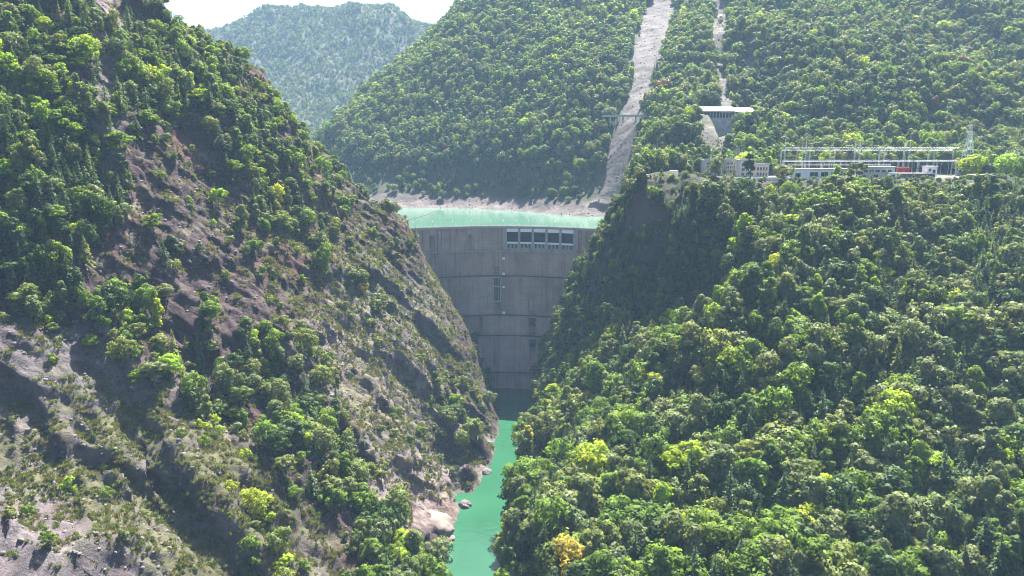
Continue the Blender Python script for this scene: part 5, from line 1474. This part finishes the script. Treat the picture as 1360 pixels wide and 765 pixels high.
# --- grass and low tufts on the left hillside, stones
it = []; st = []
c = np.where((p[:, 2] > 1.5) & ~((np.abs(px - 577) < 30) & (np.abs(row - 700) < 34)) & (px > -60) & (px < 690) & (row > -40) & (row < 820) & (p[:, 1] > 235) & (p[:, 1] < 720))[0]
gz = np.maximum.reduce([blob(px, row, 220, 650, 240, 110, .5), blob(px, row, 560, 470, 110, 170, .9), blob(px, row, 430, 330, 170, 120, .8), blob(px, row, 100, 620, 180, 90), blob(px, row, 560, 640, 90, 90) * .8])
gn = fbm(p[:, 0] / 9, p[:, 1] / 9, p[:, 2] / 9, 3, 231)
wgt = ar * np.clip(.05 + gz * .9 + gn * 2.2, 0.01, 2) * np.clip(up * 1.6 - .25, .05, 1)
for i in rng.choice(c, 11000, p=wgt[c] / wgt[c].sum(), replace=False):
    it.append((*p[i], rng.uniform(.7, 1.9), rng.uniform(0, 6.28), "grass", 'grass' if rng.random() < .6 else 'tuft'))
for i in rng.choice(c, 3500, p=wgt[c] / wgt[c].sum(), replace=False):
    it.append((*p[i], rng.uniform(.25, .6), rng.uniform(0, 6.28), pick([(s_, 1) for s_ in shrubs]), pick([('olive', 4), ('mid', 2), ('grey', 2), ('dark', 1.5)])))
scatter_object("grass", "dry olive grass and low tufts on the ledges of the left hillside", "grass", it)
rz = np.maximum.reduce([blob(px, row, 110, 560, 220, 120, .3), blob(px, row, 500, 500, 90, 150, .8), blob(px, row, 90, 690, 200, 90), blob(px, row, 145, 80, 24, 110), blob(px, row, 260, 330, 90, 120)]) + .12
for i in rng.choice(c, 3200, p=(ar * rz)[c] / (ar * rz)[c].sum(), replace=False):
    st.append((p[i][0], p[i][1], p[i][2] + .05, rng.uniform(.3, 1.0) ** 2 * 1.3, rng.uniform(0, 6.28), "stone%d" % int(rng.integers(0, 3)), 'mid'))
scatter_object("rubble", "loose grey and pale rubble strewn over the left hillside", "rubble", st)

# --- mountain forest
p, ar, up = cells(BX, BY, BZ); px, row, dep = project(p[:, 0], p[:, 1], p[:, 2]); br = ((BARE[:-1, :-1] + BARE[1:, 1:]) / 2).ravel()
ok = (p[:, 2] > RES_Z + 8) & (px > 380) & (px < 1480) & (row > -110) & (row < 300) & (seen(px, row, dep, 60) | (px > 1360) | (row < 0))
ok &= ~((np.abs(px - 962) < 40) & (np.abs(row - 152) < 9)) & ~((px > 928) & (px < 984) & (row > 158) & (row < 192) & (row - 158 < (1010 - px) * .55))
idx = np.where(ok)[0]; idx = rng.choice(idx, 60000, p=ar[idx] / ar[idx].sum())
idx = idx[rng.random(len(idx)) > br[idx] * 1.05]
hh = 5 + 12 * rng.random(len(idx)) ** 1.5 * np.where(p[idx, 1] > 1250, 1.15, 1.0)
hh = np.where(poly_dist(px[idx], row[idx], SCAR1) < 24, hh * .75, hh); hh = np.where(p[idx, 2] < RES_Z + 48, hh * .62, hh)
o_ = np.argsort(-hh + rng.normal(size=len(hh)) * 3); idx, hh = idx[o_], hh[o_]
keep = darts(p[idx], hh * .27 + .3, 20000)
pa = fbm(p[idx, 0] / 60, p[idx, 1] / 60, p[idx, 2] / 60, 3, 241)
it = []
for k in keep:
    i = idx[k]; near = p[i][1] < 1120
    lf = pick([('dark', 1.4 + 3.5 * (pa[k] < -.12)), ('mid', 3.2 + 5 * (pa[k] > .05)), ('grey', 2.6), ('olive', 2.0 + 4 * (pa[k] > .15)), ('lime', .25 + .6 * (pa[k] > .15)), ('conifer', 2.6), ('rust', .05)])
    if lf == 'conifer' and rng.random() < .8: sh = pick([(s_, 1) for s_ in conif])
    else: sh = pick([(s_, 1) for s_ in (broad if near else farb)])
    it.append((*p[i], hh[k] / 10, rng.uniform(0, 6.28), sh, lf))
scatter_object("mountain_forest", "green forest covering the mountain behind the reservoir", "forest", it)
st = []
c = np.where((br > .5) & (px > 480) & (px < 1020) & (row > -30) & (row < 300) & (p[:, 2] > RES_Z))[0]
for i in rng.choice(c, min(len(c), 700), p=ar[c] / ar[c].sum(), replace=False):
    st.append((*p[i], rng.uniform(.4, 1.0) ** 2 * 1.3, rng.uniform(0, 6.28), "stone%d" % int(rng.integers(2, 6)), 'mid'))
scatter_object("scree", "pale broken rock in the landslide gullies and on the bare shore", "rubble", st)

# --- far mountain forest
p, ar, up = cells(FX, FY, FZ); px, row, dep = project(p[:, 0], p[:, 1], p[:, 2])
ok = (px > 180) & (px < 720) & (row > -20) & (row < 260); idx = np.where(ok)[0]
idx = rng.choice(idx, 24000, p=ar[idx] / ar[idx].sum())
pa = fbm(p[idx, 0] / 110, p[idx, 1] / 110, p[idx, 2] / 110, 3, 251)
it = []
for k, i in enumerate(idx):
    if pa[k] > .5 and rng.random() < .5: continue
    it.append((p[i][0] + rng.normal() * 3, p[i][1] + rng.normal() * 3, p[i][2], rng.uniform(.55, 1.15), rng.uniform(0, 6.28), pick([(s_, 1) for s_ in farb]), pick([('dark', 4), ('mid', 2 + 2 * (pa[k] > .1)), ('grey', 2), ('olive', 1)])))
scatter_object("far_forest", "hazy forest on the far mountain at the head of the valley", "forest", it)

# ------------------------------------------------------------------ dead trees, boulders, rocks by the river
def dead_tree(px, row, h, label):
    g = on_ground(px, row, GR); r = np.random.default_rng(int(px)); t = empty("dead_tree", g); tag(t, label, "tree", "bare dead trees on the right hillside")
    mb = MB(); top = Vector((r.normal() * .6, r.normal() * .4, h)); mb.bar((0, 0, -1), tuple(top * .5), .28, .2, 6); mb.bar(tuple(top * .5), tuple(top), .2, .05, 6); mb.build("trunk", BARK_PALE, t)
    for k in range(13):
        f = .28 + .68 * k / 13; a = top * f; an = r.uniform(0, 6.28); l_ = h * .32 * (1.15 - f) + .8
        e = a + Vector((math.cos(an) * l_, math.sin(an) * l_, l_ * .55)); mb = MB(); mb.bar(a, e, .12, .04, 5)
        for j in range(3):
            q = a.lerp(e, .4 + .2 * j); an2 = an + r.uniform(-1, 1); mb.bar(q, q + Vector((math.cos(an2), math.sin(an2), .7)) * l_ * .4, .05, .02, 4)
        mb.build("branch", BARK_PALE, t)
dead_tree(836, 500, 16, "bare dead tree below the dark cliff, tallest of the dead ones")
dead_tree(852, 492, 13, "bare dead tree right of the tallest dead one below the cliff")
dead_tree(776, 560, 15, "bare dead tree standing above the river cliff")
dead_tree(790, 582, 10, "short bare dead tree right of the one above the river cliff")
dead_tree(1010, 470, 14, "bare pale trunk on the spur right of the red soil patch")
q = Pz(577, 697, 4)
b_ = link("boulder", stone_mesh(21, M_ROCKP, 4, .22, .75)); b_.location = (q[0], q[1] - 3, 4.2); b_.scale = (13, 12, 11); b_.rotation_euler = (.12, .10, -.35)
b_.data.polygons.foreach_set("use_smooth", [True] * len(b_.data.polygons))
tag(b_, "large smooth pale boulder at the waterline of the left bank", "boulder")
q = Pz(588, 712, 0)
b_ = link("boulder", stone_mesh(23, M_ROCKG, 4, .3, .7)); b_.location = (q[0] - 1, q[1] - 3, .6); b_.scale = (8, 7, 6); b_.rotation_euler = (0, 0, .4)
tag(b_, "brown broken boulder just below the smooth pale one", "boulder")
for i, (px_, row_, sc_, lab) in enumerate(((618, 672, 4.5, "dark wet boulder at the left waterline upstream of the pale boulder"), (646, 628, 4.0, "small dark boulder at the left waterline near the cliff bulge"),
                                          (672, 730, 5.0, "grey boulder at the right waterline near the bottom"), (690, 600, 3.5, "small dark boulder at the right waterline below the golden tree"))):
    q = Pz(px_, row_, 0); b_ = link("boulder", stone_mesh(30 + i, M_ROCKG, 3)); b_.location = (q[0], q[1], .4); b_.scale = (sc_,) * 3; b_.rotation_euler = (0, 0, i * 1.1)
    tag(b_, lab, "boulder", "boulders along the river")

# ------------------------------------------------------------------ haze
HZ = max(float(BZ.max()), float(FZ.max()), float(LZ.max())) + 30
hb = MB().box(-2650, 2650, -700, 3700, -41.5, HZ)
hm = bpy.data.materials.new("haze_air"); hm.use_nodes = True; nt = hm.node_tree; nt.nodes.clear()
ou = nt.nodes.new("ShaderNodeOutputMaterial"); pv = nt.nodes.new("ShaderNodeVolumePrincipled")
pv.inputs["Color"].default_value = (.45, .69, 1.0, 1); pv.inputs["Density"].default_value = HAZE; pv.inputs["Anisotropy"].default_value = 0.0
nt.links.new(pv.outputs[0], ou.inputs["Volume"])
hz = hb.build("haze", hm); tag(hz, "thin blue haze filling the valley air", "haze", kind="stuff")
